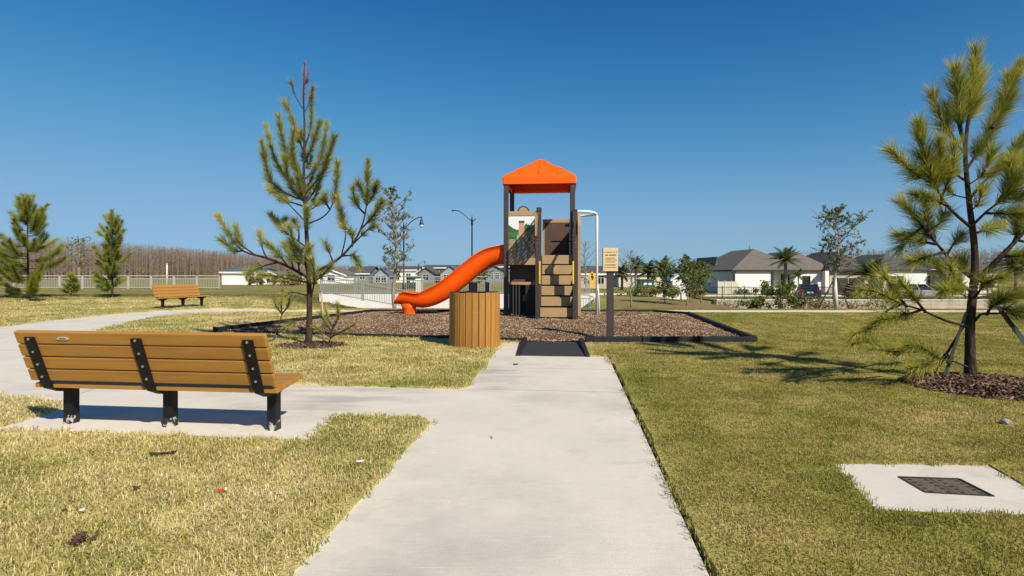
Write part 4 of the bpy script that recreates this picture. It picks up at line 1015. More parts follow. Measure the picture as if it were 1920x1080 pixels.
auto_pine(134, 552, 515, 31.0, 24, 'tiny round pine seedling between the two left pines', 24, L=.26, per=420, start=.05, sparse=.5)

def leafy_tree(label, base, H, width, nleaf, leaf, m_leaf, seed, trunk_r=.05, clear=.25, wrap=False, bare=False, name='young_tree', shape=.5, group=None, cat='tree', bark='bark_pale'):
    random.seed(seed); root = empty(name, base, label=label, cat=cat, group=group)
    tk = MB(); pts = [Vector((random.gauss(0, .012) * H * (i > 0), random.gauss(0, .012) * H * (i > 0), H * .97 * i / 7)) for i in range(8)]
    tk.tube(resample(pts, .2), [trunk_r * (1 - .9 * i / (len(resample(pts, .2)) - 1)) for i in range(len(resample(pts, .2)))], 8)
    tk.build('trunk', MATS[bark], root, smooth=True)
    if wrap: MB().tube([(0, 0, 0), (pts[1].x * .8, pts[1].y * .8, H * clear * .9)], [trunk_r * 1.35, trunk_r * 1.2], 10).build('trunk_wrap', MATS['wrap_white'], root, smooth=True)
    br = MB(); tips = []
    nb = 34
    for i in range(nb):
        t = clear + (1 - clear) * (i / nb); z = H * t * .97; k = min(6, int(t * 7)); p0 = pts[k].lerp(pts[k + 1], t * 7 - k) if k < 7 else pts[7]
        a = i * 2.4 + random.uniform(-.4, .4); prof_ = math.sin(math.pi * min(1, max(.06, ((t - clear) / (1 - clear)) * .9 + .12))) ** shape
        l = width * .5 * prof_ * random.uniform(.6, 1.1)
        d = Vector((math.cos(a), math.sin(a), random.uniform(.35, 1.0))); p1 = p0 + d * l * .5; p2 = p0 + Vector((d.x * l, d.y * l, d.z * l * 1.05))
        q = resample([p0, p1 + Vector((0, 0, -.04 * l)), p2], .15); br.tube(q, [trunk_r * .32 * (1 - .85 * j / (len(q) - 1)) + .003 for j in range(len(q))], 5, cap=False)
        for _ in range(6):
            u = random.uniform(.3, 1); s0 = q[int(u * (len(q) - 1))]; dd = Vector((random.gauss(0, 1), random.gauss(0, 1), random.gauss(.4, .8))).normalized() * l * random.uniform(.25, .5)
            br.tube([s0, s0 + dd], [.006, .002], 4, cap=False); tips.append((s0, s0 + dd))
    br.build('branches', MATS[bark], root)
    if not bare:
        V = []; A = []
        for _ in range(nleaf):
            s0, s1 = random.choice(tips); c = s0.lerp(s1, random.uniform(.1, 1.1)) + Vector((random.gauss(0, .03), random.gauss(0, .03), random.gauss(0, .03)))
            n1 = Vector((random.gauss(0, 1), random.gauss(0, 1), random.gauss(0, 1))).normalized(); n2 = n1.orthogonal().normalized(); n3 = n1.cross(n2)
            l = leaf * random.uniform(.6, 1.2); V += [c - n2 * l * .5, c + n3 * l * .3, c + n2 * l * .5, c - n3 * l * .3]; rv = random.betavariate(1.8, 1.8); A += [rv] * 4
        V = np.array([tuple(v) for v in V]); me = np_mesh('crown', V, np.arange(len(V)).reshape(-1, 4), A); link('crown', me, MATS[m_leaf], root)
    return root
def ground_at(px, Y): return ((px - CX) * Y / F, Y, terrain((px - CX) * Y / F, Y) + .01)
leafy_tree('slender sparse grey-green tree behind the slide end', ground_at(740, 24), 5.5, 2.0, 4800, .075, 'leaf_grey', 31, .09, .26, wrap=False, shape=.55)
tb = leafy_tree('white-trunked young tree with grey-green leaves before the retaining wall', ground_at(1568, 26), 4.95, 2.6, 6500, .08, 'leaf_grey', 32, .075, .34, wrap=True, shape=.8)
bx_, by_, bz_ = ground_at(1568, 26)
for k, (dx, dy, lab) in enumerate(((-.95, -.1, 'thin dark prop leaning from the left on the white-trunked tree'), (.75, .2, 'thin dark prop leaning from the right on the white-trunked tree'))):
    MB().bar((bx_ + dx, by_ + dy, bz_ - .05), (bx_ + dx * .08, by_ + dy * .1, bz_ + 1.5), .04, .04).build('tree_prop', MATS['trim_dark'], label=lab, cat='stake')
leafy_tree('leafless pale-trunked young tree right of the rules sign', ground_at(1183, 36), 3.9, 2.0, 0, .05, 'leaf_grey', 33, .055, .3, bare=True, shape=.6)
leafy_tree('leafless tree behind the white climbing pole', ground_at(1097, 52), 5.2, 3.2, 0, .05, 'leaf_grey', 34, .08, .2, bare=True, shape=.6)
leafy_tree('upright green sapling on the bank, left of its neighbour', ground_at(1246, 38), 3.0, 1.5, 2600, .11, 'leaf_green', 35, .05, .25, group='green saplings on the bank')
leafy_tree('fuller green sapling on the bank nearest the black fence', ground_at(1287, 37), 3.4, 1.9, 3200, .11, 'leaf_green', 36, .05, .25, group='green saplings on the bank')
leafy_tree('green sapling half hidden between the fuller sapling and the black fence', ground_at(1315, 39), 3.0, 1.5, 2400, .11, 'leaf_green', 37, .05, .2, group='green saplings on the bank')
leafy_tree('distant bare tree rising above the far left woodland', (-117, 150, -1), 11.5, 7, 500, .5, 'leaf_grey', 38, .3, .3, shape=.5)
leafy_tree('small green tree before the grey house behind the slide', ground_at(905, 60), 2.6, 2.2, 1500, .2, 'leaf_green', 39, .06, .2)

def shrub(label, base, rx, rz, n, leaf, m, seed, name='shrub', group=None, cat='shrub'):
    random.seed(seed); root = empty(name, base, label=label, cat=cat, group=group)
    st_ = MB(); V = []; A = []
    for i in range(9):
        a = random.uniform(0, 6.28); l = rx * random.uniform(.3, .8); h = rz * random.uniform(.6, 1.0)
        st_.tube([(0, 0, -.05), (math.cos(a) * l * .4, math.sin(a) * l * .4, h * .5), (math.cos(a) * l, math.sin(a) * l, h)], [.02, .014, .005], 5, cap=False)
    st_.build('stems', MATS['bark_pale'], root)
    cl_ = [(Vector((random.gauss(0, .45) * rx, random.gauss(0, .45) * rx, rz * random.uniform(.15, .95))), random.uniform(.2, .45) * rx) for _ in range(14)]
    for _ in range(n):
        c0, r = random.choice(cl_); c = c0 + Vector((random.gauss(0, .5), random.gauss(0, .5), random.gauss(0, .5))) * r
        if c.z < 0: continue
        n1 = Vector((random.gauss(0, 1), random.gauss(0, 1), random.gauss(0, 1))).normalized(); n2 = n1.orthogonal().normalized(); n3 = n1.cross(n2); l = leaf * random.uniform(.6, 1.3)
        V += [c - n2 * l * .5, c + n3 * l * .28, c + n2 * l * .5, c - n3 * l * .28]; rv = random.betavariate(1.8, 1.8); A += [rv] * 4
    V = np.array([tuple(v) for v in V]); link('foliage', np_mesh('foliage', V, np.arange(len(V)).reshape(-1, 4), A), MATS[m], root)
    return root
def sh(px, Y, dz=0): x, y, z = ground_at(px, Y); return (x, y, z + dz)
shrub('tall green shrub before the retaining wall, right beside the palm', sh(1462, 47), 1.3, 2.2, 2600, .2, 'leaf_green', 41)
shrub('low green shrub at the wall foot left of the tall shrub', sh(1418, 48), 1.0, .8, 1300, .18, 'leaf_green', 42)
shrub('brownish low bush along the wall right of the tall shrub', sh(1505, 48), 1.6, .8, 1500, .18, 'weeds', 43)
for k, (px, Yd, lab) in enumerate(((1190, 47, 'leftmost dark hedge bush on the bank behind the bare tree'), (1222, 46, 'dark hedge bush on the bank below the green cabinet'), (1262, 45, 'dark hedge bush on the bank between the green saplings'), (1303, 44, 'rightmost dark hedge bush on the bank beside the black fence'))):
    x = (px - CX) * Yd / F; shrub(lab, (x, Yd, -.72), 1.1, .75, 900, .16, 'weeds' if k % 2 else 'leaf_green', 50 + k, 'hedge_bush', 'hedge bushes on the bank', 'bush')
shrub('dark garden bush before the clubhouse white wall', ((1398 - CX) * 62 / F, 62, -1.3), 1.4, .6, 600, .25, 'leaf_green', 56)
shrub('round garden bush left of the navy car', ((1436 - CX) * 61 / F, 61, -1.3), .9, .7, 600, .25, 'leaf_green', 57)
shrub('clipped bush under the right house window', ((1690 - CX) * 62 / F, 62, -1.3), 2.2, .8, 800, .25, 'leaf_green', 58)
shrub('bushy green growth between the distant houses behind the tall pine', ((482 - CX) * 95 / F, 95, -.9), 1.4, 1.7, 700, .4, 'weeds', 59)
shrub('green garden bush before the cream house behind the tall pine', ((545 - CX) * 94 / F, 94, -.9), 2.6, 1.6, 1000, .5, 'weeds', 60)

for k, (px, lab) in enumerate(((1360, 'low weedy tuft at the left end of the tan retaining wall'), (1545, 'weedy tuft at the wall foot just left of the white-trunked tree'), (1600, 'weedy tuft at the wall foot right of the white-trunked tree'), (1655, 'weedy tuft at the wall foot below the black car'))):
    shrub(lab, sh(px, 48.5), 1.5, .4 + .1 * k, 700, .15, 'weeds', 90 + k, 'weed_tuft', 'weeds along the retaining wall', 'weeds')
def palm(label, base, H, fl, nf, seed, r=.14, name='palm_tree', group=None, droop=.5, m='palm_green'):
    random.seed(seed); root = empty(name, base, label=label, cat='palm tree', group=group)
    if H > .3: MB().tube([(0, 0, -.1), (.03, 0, H * .5), (0, .03, H)], [r * 1.15, r * .9, r], 10).build('trunk', MATS['bark_pale'], root, smooth=True)
    V = []; A = []; st_ = MB()
    for i in range(nf):
        a = i * 2.39996; el = math.radians(80 - 95 * (i / nf) ** .9 + random.uniform(-8, 8)); L_ = fl * random.uniform(.8, 1.1); p = Vector((0, 0, H)); pts = [p.copy()]
        for k in range(9):
            e_ = el - droop * (k / 8) ** 1.4 * 1.5; p = p + Vector((math.cos(a) * math.cos(e_), math.sin(a) * math.cos(e_), math.sin(e_))) * L_ / 9; pts.append(p.copy())
        st_.tube(pts, [.02 * (1 - .8 * k / 9) for k in range(10)], 4, cap=False); rv0 = random.uniform(.15, .8)
        for k in range(1, 10):
            for sub in (0, .33, .66):
                c = pts[k - 1].lerp(pts[k], sub); d = (pts[k] - pts[k - 1]).normalized(); sd_ = d.cross(Vector((0, 0, 1)))
                if sd_.length < .1: sd_ = Vector((1, 0, 0))
                sd_.normalize(); ll = fl * .28 * math.sin(math.pi * min(1, (k + sub) / 10.5 + .06)) ** .6
                for s_ in (-1, 1):
                    tip = c + sd_ * s_ * ll * .8 + d * ll * .5 + Vector((0, 0, -.25 * ll + random.uniform(-.1, .15) * ll)); wv = d * fl * .022
                    V += [c - wv, c + wv, tip]; rv = rv0 + random.uniform(-.15, .15); A += [rv] * 3
    st_.build('frond_stalks', MATS['palm_green'], root)
    V = np.array([tuple(v) for v in V]); link('crown', np_mesh('crown', V, np.arange(len(V)).reshape(-1, 3), A), MATS[m], root)
    return root
def ppos(px, Y, z): return ((px - CX) * Y / F, Y, z)
palm('single palm with feathery fronds before the white clubhouse wall', ppos(1473, 60, -1.3), 3.9, 2.0, 34, 61, .17, droop=.45)
palm('small young palm between the clubhouse windows', ppos(1497, 64, -1.3), 2.2, 1.2, 18, 62, .09)
palm('spreading dark palm behind the white-trunked young tree', ppos(1632, 63, -1.3), 2.3, 3.0, 30, 63, .2, droop=.6)
for k, (px, Yd, h, fl, lab) in enumerate(((1166, 66, 2.2, 1.9, 'leftmost palm of the row, behind the rules sign'), (1192, 64, 3.0, 1.8, 'palm of the row above the bare young tree'), (1215, 67, 2.4, 2.1, 'palm of the row directly above the green cabinet'),
                                          (1243, 66, 2.6, 2.3, 'tallest dark palm of the row, behind the left green sapling'), (1272, 68, 2.0, 2.1, 'palm of the row between the green saplings'), (1296, 66, 2.1, 2.1, 'palm of the row behind the fuller green sapling'), (1318, 70, 2.0, 2.0, 'rightmost palm of the row, nearest the clubhouse'))):
    palm(lab, ppos(px, Yd, -1.1), h, fl, 26, 70 + k, .16, group='row of palms beyond the street', droop=.55)
palm('palm seen through the right pine above the house roof', ppos(1775, 75, -1.3), 3.2, 2.4, 26, 80, .2, droop=.6)
palm('dark palm at the right picture edge beside the house', ppos(1905, 60, -1.3), 3.2, 3.0, 30, 81, .2, droop=.6)

# ------------------------------------------------------------------ railings, walls, fence
def railing(label, pts, h=1.07, sec=1.9, parent_name='metal_railing', m='rail_metal', group=None, pr_=.022, gap=.13):
    pts = [Vector(p) for p in pts]; root = empty(parent_name, pts[0], label=label, cat='railing', group=group); o0 = pts[0]; M = MATS[m]
    for a, b in zip(pts, pts[1:]):
        n = max(1, round((b - a).length / sec)); d = (b - a) / n; u = d.normalized(); up = Vector((0, 0, 1))
        for i in range(n):
            p, q = a + d * i - o0, a + d * (i + 1) - o0
            MB().bar(p + u * .04, p + u * .04 + up * h, .055, .055).build('post', M, root)
            MB().bar(q - u * .04, q - u * .04 + up * h, .055, .055).build('post', M, root)
            for z, nm, t in ((h, 'top_rail', .06), (h * .78, 'middle_rail', .045), (.10, 'bottom_rail', .045)):
                MB().bar(p + u * .07 + up * z, q - u * .07 + up * z, t, t).build(nm, M, root)
            pk = MB(); L_ = (q - p).length; k = int(L_ / gap)
            for j in range(1, k):
                c = p.lerp(q, j / k); pk.bar(c + up * .10, c + up * h * .78, pr_, pr_)
            pk.build('pickets', M, root)['kind'] = 'stuff'
    return root
def GP(px, Y, z): return Vector(((px - CX) * Y / F, Y, z))
railing('long light metal railing across the far left lawn before the woodland', [GP(-60, 46, -.03), GP(412, 46, -.03)], m='rail_light', pr_=.016)
WY = 33.0
wl = MB().box((603 - CX) * WY / F, 5.0, WY - .12, WY + .10, -1.4, .04)
wl.build('ramp_wall', MATS['concrete_white'], label='white concrete retaining wall below the upper railing behind the slide', cat='wall')
railing('upper metal railing on top of the white retaining wall', [GP(603, WY, .04), GP(1106, WY, .04)], h=1.04)
pts = [GP(600, 30.3, .18), GP(680, 30.3, -.22), GP(775, 30.3, -.72)]
cb = MB()
for a, b in zip(pts, pts[1:]): cb.hexa([a + Vector((0, -.08, -.6)), b + Vector((0, -.08, -.6)), b + Vector((0, .08, -.6)), a + Vector((0, .08, -.6)), a + Vector((0, -.08, 0)), b + Vector((0, -.08, 0)), b + Vector((0, .08, 0)), a + Vector((0, .08, 0))])
cb.build('ramp_curb', MATS['concrete_white'], label='sloping concrete curb under the descending railing left of the slide', cat='curb')
railing('descending metal railing along the ramp left of the slide', pts, h=.98)
pts = [GP(1080, 29.5, -.70), GP(1108, 29.5, -.74)]
railing('short metal railing end to the right of the play tower', pts, h=.85)
MB().tube([GP(1108, 29.5, .05), GP(1113, 29.5, .02), GP(1115, 29.4, -.12), GP(1113, 29.3, -.26), GP(1108, 29.3, -.30)], .03, 8).build('rail_loop', MATS['rail_metal'], smooth=True, label='rounded rail return right of the white climbing pole', cat='railing')
MB().box((1078 - CX) * 31 / F, (1112 - CX) * 31 / F, 30.9, 31.1, -1.4, -.72).build('ramp_wall', MATS['concrete_white'], label='low white wall piece right of the play tower base', cat='wall')

def block_wall(label, x0, x1, y, z0, z1):
    root = empty('retaining_wall', (x0, y, z0), label=label, cat='wall'); n = int((x1 - x0) / 1.6); wd = (x1 - x0) / n; h = (z1 - z0)
    mesh = MB().box(.006, wd - .006, -.15, .15, -.5, h / 2 - .006).mesh('block', bevel=.012); mesh2 = MB().box(.006, wd - .006, -.14, .15, h / 2 + .006, h).mesh('block', bevel=.012)
    cap = MB().box(0, wd - .004, -.19, .19, h + .002, h + .09).mesh('coping', bevel=.01)
    for i in range(n):
        link('block', mesh, MATS['block_wall'], root, (i * wd, 0, 0)); link('block', mesh2, MATS['block_wall'], root, (i * wd, 0, 0)); link('coping', cap, MATS['concrete_white'], root, (i * wd, 0, 0))
    return root
WX0 = (1344 - CX) * 50 / F
block_wall('long tan block retaining wall below the black fence on the right', WX0, 62, 50.2, -2.0, -1.22)
MB().box(WX0 - .3, WX0 - .02, 50.0, 56, -2.2, -1.2).build('wall_return', MATS['trim_dark'], label='dark end return of the retaining wall', cat='wall')
fr = empty('black_fence', (WX0, 50.25, -1.13), label='black metal picket fence on top of the tan retaining wall', cat='fence')
xx = -1.4; 
while xx < 42:
    MB().box(xx - .03, xx + .03, -.03, .03, -.05, 1.2).build('post', MATS['fence_black'], fr)
    MB().box(xx + .035, xx + 1.965, -.015, .015, 1.08, 1.13).build('top_rail', MATS['fence_black'], fr); MB().box(xx + .035, xx + 1.965, -.015, .015, .12, .17).build('bottom_rail', MATS['fence_black'], fr)
    pk = MB()
    for j in range(1, 18): pk.box(xx + j * .111 - .008, xx + j * .111 + .008, -.008, .008, .05, 1.15)
    pk.build('pickets', MATS['fence_black'], fr)['kind'] = 'stuff'
    xx += 2.0
# parking lot behind the wall, street behind the bank
MB().box(16.5, 75, 50.7, 60.5, -1.6, -1.30).build('parking_lot', MATS['asphalt'], kind='structure')
MB().box(16.5, 75, 60.5, 61.2, -1.6, -1.17).build('parking_kerb', MATS['concrete_white'], kind='structure')
MB().box(5.3, 16.0, 50.0, 57.0, -1.2, -.70).build('street', MATS['asphalt'], kind='structure')
kb = MB()
for k in range(14):
    kb.box(5.3 + k * .76, 5.3 + k * .76 + .62, 49.6, 49.95, -1.1, -.55)
kb.build('street_kerb', MATS['concrete_white'], kind='structure')

# ------------------------------------------------------------------ street lamps, cabinets, signs
def lamp(label, base, H, armdir, arm=1.35, head=True, sc=1.0, group='black street lamps'):
    root = empty('street_lamp', base, label=label, cat='street lamp', group=group)
    MB().tube([(0, 0, -.2), (0, 0, .5), (0, 0, .6), (0, 0, H - .4)], [.13, .12, .065, .05], 12).build('pole', MATS['lamp_black'], root, smooth=True)
    MB().tube([(0, 0, H - .4), (0, 0, H - .1), (0, 0, H + .08), (0, 0, H + .3)], [.07, .085, .05, .012], 10).build('finial', MATS['lamp_black'], root, smooth=True)
    d = armdir
    pts = [(-d * .28, 0, H + .06), (-d * .16, 0, H - .08), (0, 0, H - .1), (d * .22, 0, H), (d * .55, 0, H + .32), (d * .9, 0, H + .56), (d * 1.2, 0, H + .64), (d * arm, 0, H + .62)]
    a = MB().tube(resample(pts, .08), .032, 8).build('arm', MATS['lamp_black'], root, smooth=True)
    if head:
        x = d * arm
        MB().tube([(x, 0, H + .72), (x, 0, H + .5), (x, 0, H + .42), (x, 0, H + .28), (x, 0, H + .2), (x, 0, H + .10)], [.02, .05, .10, .09, .15, .17], 14).build('lamp_head', MATS['lamp_black'], root, smooth=True)
        MB().tube([(x, 0, H + .095), (x, 0, H - .02), (x, 0, H - .12)], [.15, .13, .04], 14).build('lamp_globe', MATS['lamp_glass'], root, smooth=True)
    else:
        MB().tube([(d * (arm - .06), 0, H + .62), (d * (arm + .05), 0, H + .60)], [.06, .05], 8).build('arm_cap', MATS['lamp_black'], root, smooth=True)
p = P(757, 424, 40); lamp('street lamp with hanging globe head beside the slender grey-green tree', (p.x, 40, -.06), p.z + .06, 1, 1.28)
p = P(885, 411, 40); lamp('street lamp with bare arm pointing left above the slide', (p.x, 40, -.06), p.z + .06, -1, 1.40, head=False)
p = P(785, 495, 110); lamp('tiny distant street lamp above the house roofs left of the slide', (p.x, 110, -.9), p.z + .9, 1, 1.25)
def cabinet(label, base, wx, wy, h, m='box_green', rz=0):
    root = empty('utility_cabinet', base, rz, label=label, cat='utility cabinet')
    MB().box(-wx / 2, wx / 2, -wy / 2, wy / 2, 0, h * .88).build('body', MATS[m], root, bevel=.02)
    MB().box(-wx / 2 - .04, wx / 2 + .04, -wy / 2 - .04, wy / 2 + .04, h * .882, h).build('lid', MATS[m], root, bevel=.02)
    MB().box(-wx / 2 - .1, wx / 2 + .1, -wy / 2 - .1, wy / 2 + .1, -.3, -.002).build('plinth', MATS['concrete_white'], root)
    for k in (-.2, .12): MB().box(k * wx, k * wx + .22 * wx, -wy / 2 - .012, -wy / 2 - .002, h * .55, h * .72).build('notice', MATS['white_paint'], root)
cabinet('green utility cabinet beyond the street right of the rules sign', ppos(1210, 58, -.75), 1.5, 1.2, 1.35)
cabinet('green utility cabinet behind the upper railing left of the slide', ppos(775, 46, -.05), .95, .8, 1.0)
pl = empty('gate_pillar', ppos(787, 38, -.06), label='short cream pillar behind the upper railing above the slide exit', cat='pillar')
MB().box(-.22, .22, -.22, .22, 0, .85).build('shaft', MATS['stucco_cream'], pl); MB().box(-.27, .27, -.27, .27, .852, .95).build('cap', MATS['stucco_white'], pl, bevel=.02)
mk_ = empty('marker_post', ppos(313, 47, 0), label='thin pale marker post behind the left railing', cat='post')
MB().tube([(0, 0, -.1), (0, 0, 2.0)], .06, 8).build('shaft', MATS['wrap_white'], mk_, smooth=True); MB().tube([(0, 0, 2.0), (0, 0, 2.08)], [.075, .05], 8).build('cap', MATS['wrap_white'], mk_, smooth=True)
ys_ = empty('crossing_sign', ppos(1110, 42, -.06), label='yellow diamond crossing sign behind the white climbing pole', cat='sign')
MB().tube([(0, 0, -.1), (0, 0, 1.55)], .03, 8).build('pole', MATS['rail_metal'], ys_)
bo = MB().prism([(0, .52), (.46, .98), (0, 1.44), (-.46, .98)], -.05, -.03, 'y').build('board', MATS['yellow'], ys_)
MB().prism([(-.03, .78), (.04, .78), (.10, .95), (.18, 1.02), (.08, 1.08), (.05, 1.16), (-.05, 1.16), (-.12, .98), (-.04, .96)], -.056, -.0505, 'y').build('symbol', MATS['trim_dark'], bo)
MB().prism([(.09 * math.cos(t), 1.245 + .07 * math.sin(t)) for t in np.linspace(0, 5.9, 10)], -.056, -.0505, 'y').build('symbol', MATS['trim_dark'], bo)
MB().box(-.2, .2, -.05, -.03, .2, .48).build('arrow_plate', MATS['yellow'], ys_)

# ------------------------------------------------------------------ houses
def window(parent, x, y, z, wd, h, face='front', nv=2, frame='white_paint', sill=True):
    wi = MB().box(-wd / 2, wd / 2, -.03, .02, 0, h).build('window', MATS['pane'], parent, loc=(x, y, z))
    t = .06; fm = MB(); fm.box(-wd / 2 - t, wd / 2 + t, -.07, -.031, -t, 0).box(-wd / 2 - t, wd / 2 + t, -.07, -.031, h, h + t).box(-wd / 2 - t, -wd / 2, -.068, -.031, 0, h).box(wd / 2, wd / 2 + t, -.068, -.031, 0, h)
    for k in range(1, nv): fm.box(-wd / 2 + wd * k / nv - .025, -wd / 2 + wd * k / nv + .025, -.066, -.031, 0, h)
    fm.box(-wd / 2, wd / 2, -.064, -.031, h * .72, h * .72 + .045)
    fm.build('frame', MATS[frame], wi)
    if sill: MB().box(-wd / 2 - .12, wd / 2 + .12, -.13, .0, -t - .09, -t - .004).build('sill', MATS[frame], wi)
    return wi
def hip_roof(x0, x1, y0, y1, z, rise, ov=.5, m='roof_brown', parent=None, fascia='trim_dark', name='roof'):
    a, b, c, d = x0 - ov, x1 + ov, y0 - ov, y1 + ov; w_, l = b - a, d - c; k = min(w_, l) / 2
    r0, r1 = ((a + k, (c + d) / 2), (b - k, (c + d) / 2)) if w_ >= l else (((a + b) / 2, c + k), ((a + b) / 2, d - k))
    vs = [(a, c, z), (b, c, z), (b, d, z), (a, d, z), (*r0, z + rise), (*r1, z + rise)]
    fs = [(0, 1, 5, 4), (2, 3, 4, 5), (1, 2, 5), (3, 0, 4), (3, 2, 1, 0)] if w_ >= l else [(0, 1, 4), (1, 2, 5, 4), (2, 3, 5), (3, 0, 4, 5), (3, 2, 1, 0)]
    o = MB().add(vs, fs).build(name, MATS[m], parent)
    MB().box(a + .02, b - .02, c + .02, d - .02, z - .2, z - .003).build('fascia', MATS[fascia], o)
    return o
def gable_roof(x0, x1, y0, y1, z, rise, ov=.4, m='roof_dark', parent=None, front=True, name='roof', th=.14):
    """front=True: gable end faces the viewer"""
    o = MB()
    if front:
        xm = (x0 + x1) / 2; a, b = x0 - ov, x1 + ov; s_ = rise / ((x1 - x0) / 2); zl = z - s_ * ov
        o.prism([(a, zl), (xm, z + rise), (b, zl), (b, zl + th), (xm, z + rise + th), (a, zl + th)], y0 - ov, y1 + ov, 'y')
    else:
        ym = (y0 + y1) / 2; a, b = y0 - ov, y1 + ov; s_ = rise / ((y1 - y0) / 2); zl = z - s_ * ov
        o.prism([(a, zl), (ym, z + rise), (b, zl), (b, zl + th), (ym, z + rise + th), (a, zl + th)], x0 - ov, x1 + ov, 'x')
    return o.build(name, MATS[m], parent)

HY = 68.0; zb = -1.32
def hx(px, Y=HY): return (px - CX) * Y / F
ch = empty('clubhouse', (0, 0, 0), label='white single-storey clubhouse with brown hip roof behind the black fence', cat='house')
c0, c1, c2 = hx(1376), hx(1448), hx(1560)
MB().box(c0, c1, HY, HY + 16, zb, 1.42).build('wall', MATS['stucco_white'], ch)
MB().box(c1 + .004, c2, HY + 1.6, HY + 15, zb, 1.42).build('wall', MATS['stucco_white'], ch)
MB().box(hx(1338, 80), c0 - .01, HY + 9, HY + 15.5, zb, 1.40).build('wall', MATS['stucco_white'], ch)
r = hip_roof(c0, c1 + 4.0, HY, HY + 16, 1.62, 2.75, .32, 'roof_brown', ch)
MB().tube([(hx(1405, 76), 76, 4.2), (hx(1405, 76), 76, 4.95)], [.06, .03], 6).build('finial', MATS['trim_dark'], r); MB().box(hx(1417, 72) - .25, hx(1417, 72) + .25, 71.6, 72, 2.9, 3.25).build('roof_vent', MATS['white_paint'], r, bevel=.04)
hip_roof(c1 + 2, c2 + 1, HY + 1.6, HY + 15, 1.60, 2.5, .32, 'roof_brown', ch)
hip_roof(hx(1338, 80), c0, HY + 9, HY + 15.5, 1.56, 1.9, .6, 'roof_brown', ch)
MB().box(c0 - .10, c0 + .10, HY - .18, HY - .004, zb, 1.40).build('downpipe', MATS['trim_dark'], ch); MB().box(c1 - .08, c1 + .08, HY - .18, HY - .004, zb, 1.40).build('downpipe', MATS['trim_dark'], ch)
window(ch, hx(1472, 69.6), HY + 1.6, -.9, .95, 1.9, nv=1, frame='trim_dark', sill=False); window(ch, hx(1512, 69.6), HY + 1.6, -.7, .85, 1.5, nv=1, frame='trim_dark')
yl = empty('yard_wall', (0, 0, 0), label='cream yard fence panels left of the clubhouse', cat='fence')
for k in range(3): MB().box(hx(1340) + k * .82, hx(1340) + k * .82 + .76, HY - 1.2, HY - 1.05, zb, .2).build('panel', MATS['stucco_cream'], yl); MB().box(hx(1340) + k * .82 - .05, hx(1340) + k * .82 - .005, HY - 1.25, HY - 1.0, zb, .35).build('post', MATS['white_paint'], yl)

gh = empty('garage_wing', (0, 0, 0), label='tan garage with dark doors between clubhouse and right house', cat='house')
g0, g1 = hx(1562), hx(1640); MB().box(g0, g1, HY + .8, HY + 12, zb, 1.5).build('wall', MATS['stucco_tan'], gh); hip_roof(g0, g1, HY + .8, HY + 12, 1.7, 2.3, .6, 'roof_dark', gh)
for q in (hx(1583), hx(1614)):
    gd = MB().box(q - .95, q + .95, HY + .74, HY + .795, zb, .6).build('garage_door', MATS['trim_dark'], gh)
    for k in range(4): MB().box(q - .92, q + .92, HY + .715, HY + .738, zb + .03 + k * .47, zb + .46 + k * .47).build('door_panel', MATS['trim_dark'], gd, bevel=.01)
MB().box(hx(1549), hx(1556), HY + .2, HY + .79, zb, 1.5).build('pier', MATS['stucco_white'], gh)

rh = empty('white_house', (0, 0, 0), label='white house with grey hip roof and gabled porch behind the right pine', cat='house')
h0, h1 = hx(1645), hx(1738); MB().box(h0, h1, HY, HY + 11, zb, 1.45).build('wall', MATS['stucco_white'], rh); hip_roof(h0, h1, HY, HY + 11, 1.65, 2.0, .3, 'roof_dark', rh)
window(rh, hx(1680), HY, -.75, 1.7, 1.6, nv=2); window(rh, hx(1651), HY, -.6, .6, 1.3, nv=1)
p0, p1 = hx(1752), hx(1792); MB().box(p0, p1, HY - .9, HY + 6, zb, 1.6).build('porch', MATS['stucco_cream'], rh)
MB().prism([(p0 - .3, 1.605), (p1 + .3, 1.605), ((p0 + p1) / 2, 2.35)], HY - 1.05, HY + 6, 'y').build('porch_gable', MATS['stucco_white'], rh)
gable_roof(p0, p1, HY - .9, HY + 6, 1.62, .85, .35, 'roof_dark', rh)
dd = MB().box(hx(1766), hx(1779), HY - .96, HY - .905, zb, .75).build('door', MATS['panel_brown'], rh); MB().tube([(hx(1777), HY - 1.0, -.3), (hx(1777), HY - 1.0, -.1)], .03, 6).build('handle', MATS['rim'], dd)
for q in (p0 + .1, p1 - .1): MB().box(q - .16, q + .16, HY - 1.35, HY - 1.03, zb, 1.55).build('porch_pillar', MATS['stucco_white'], rh, bevel=.02)
q0, q1 = hx(1792) + .01, hx(1875); MB().box(q0, q1, HY + .4, HY + 11, zb, 1.4).build('wall', MATS['stucco_white'], rh); hip_roof(q0, q1, HY + .4, HY + 11, 1.6, 1.7, .3, 'roof_dark', rh)
window(rh, hx(1805), HY + .4, -.65, .9, 1.4, nv=1); window(rh, hx(1856), HY + .4, -.65, 1.1, 1.4, nv=1); window(rh, hx(1741), HY - .0, -.6, .45, 1.5, nv=1, sill=False)

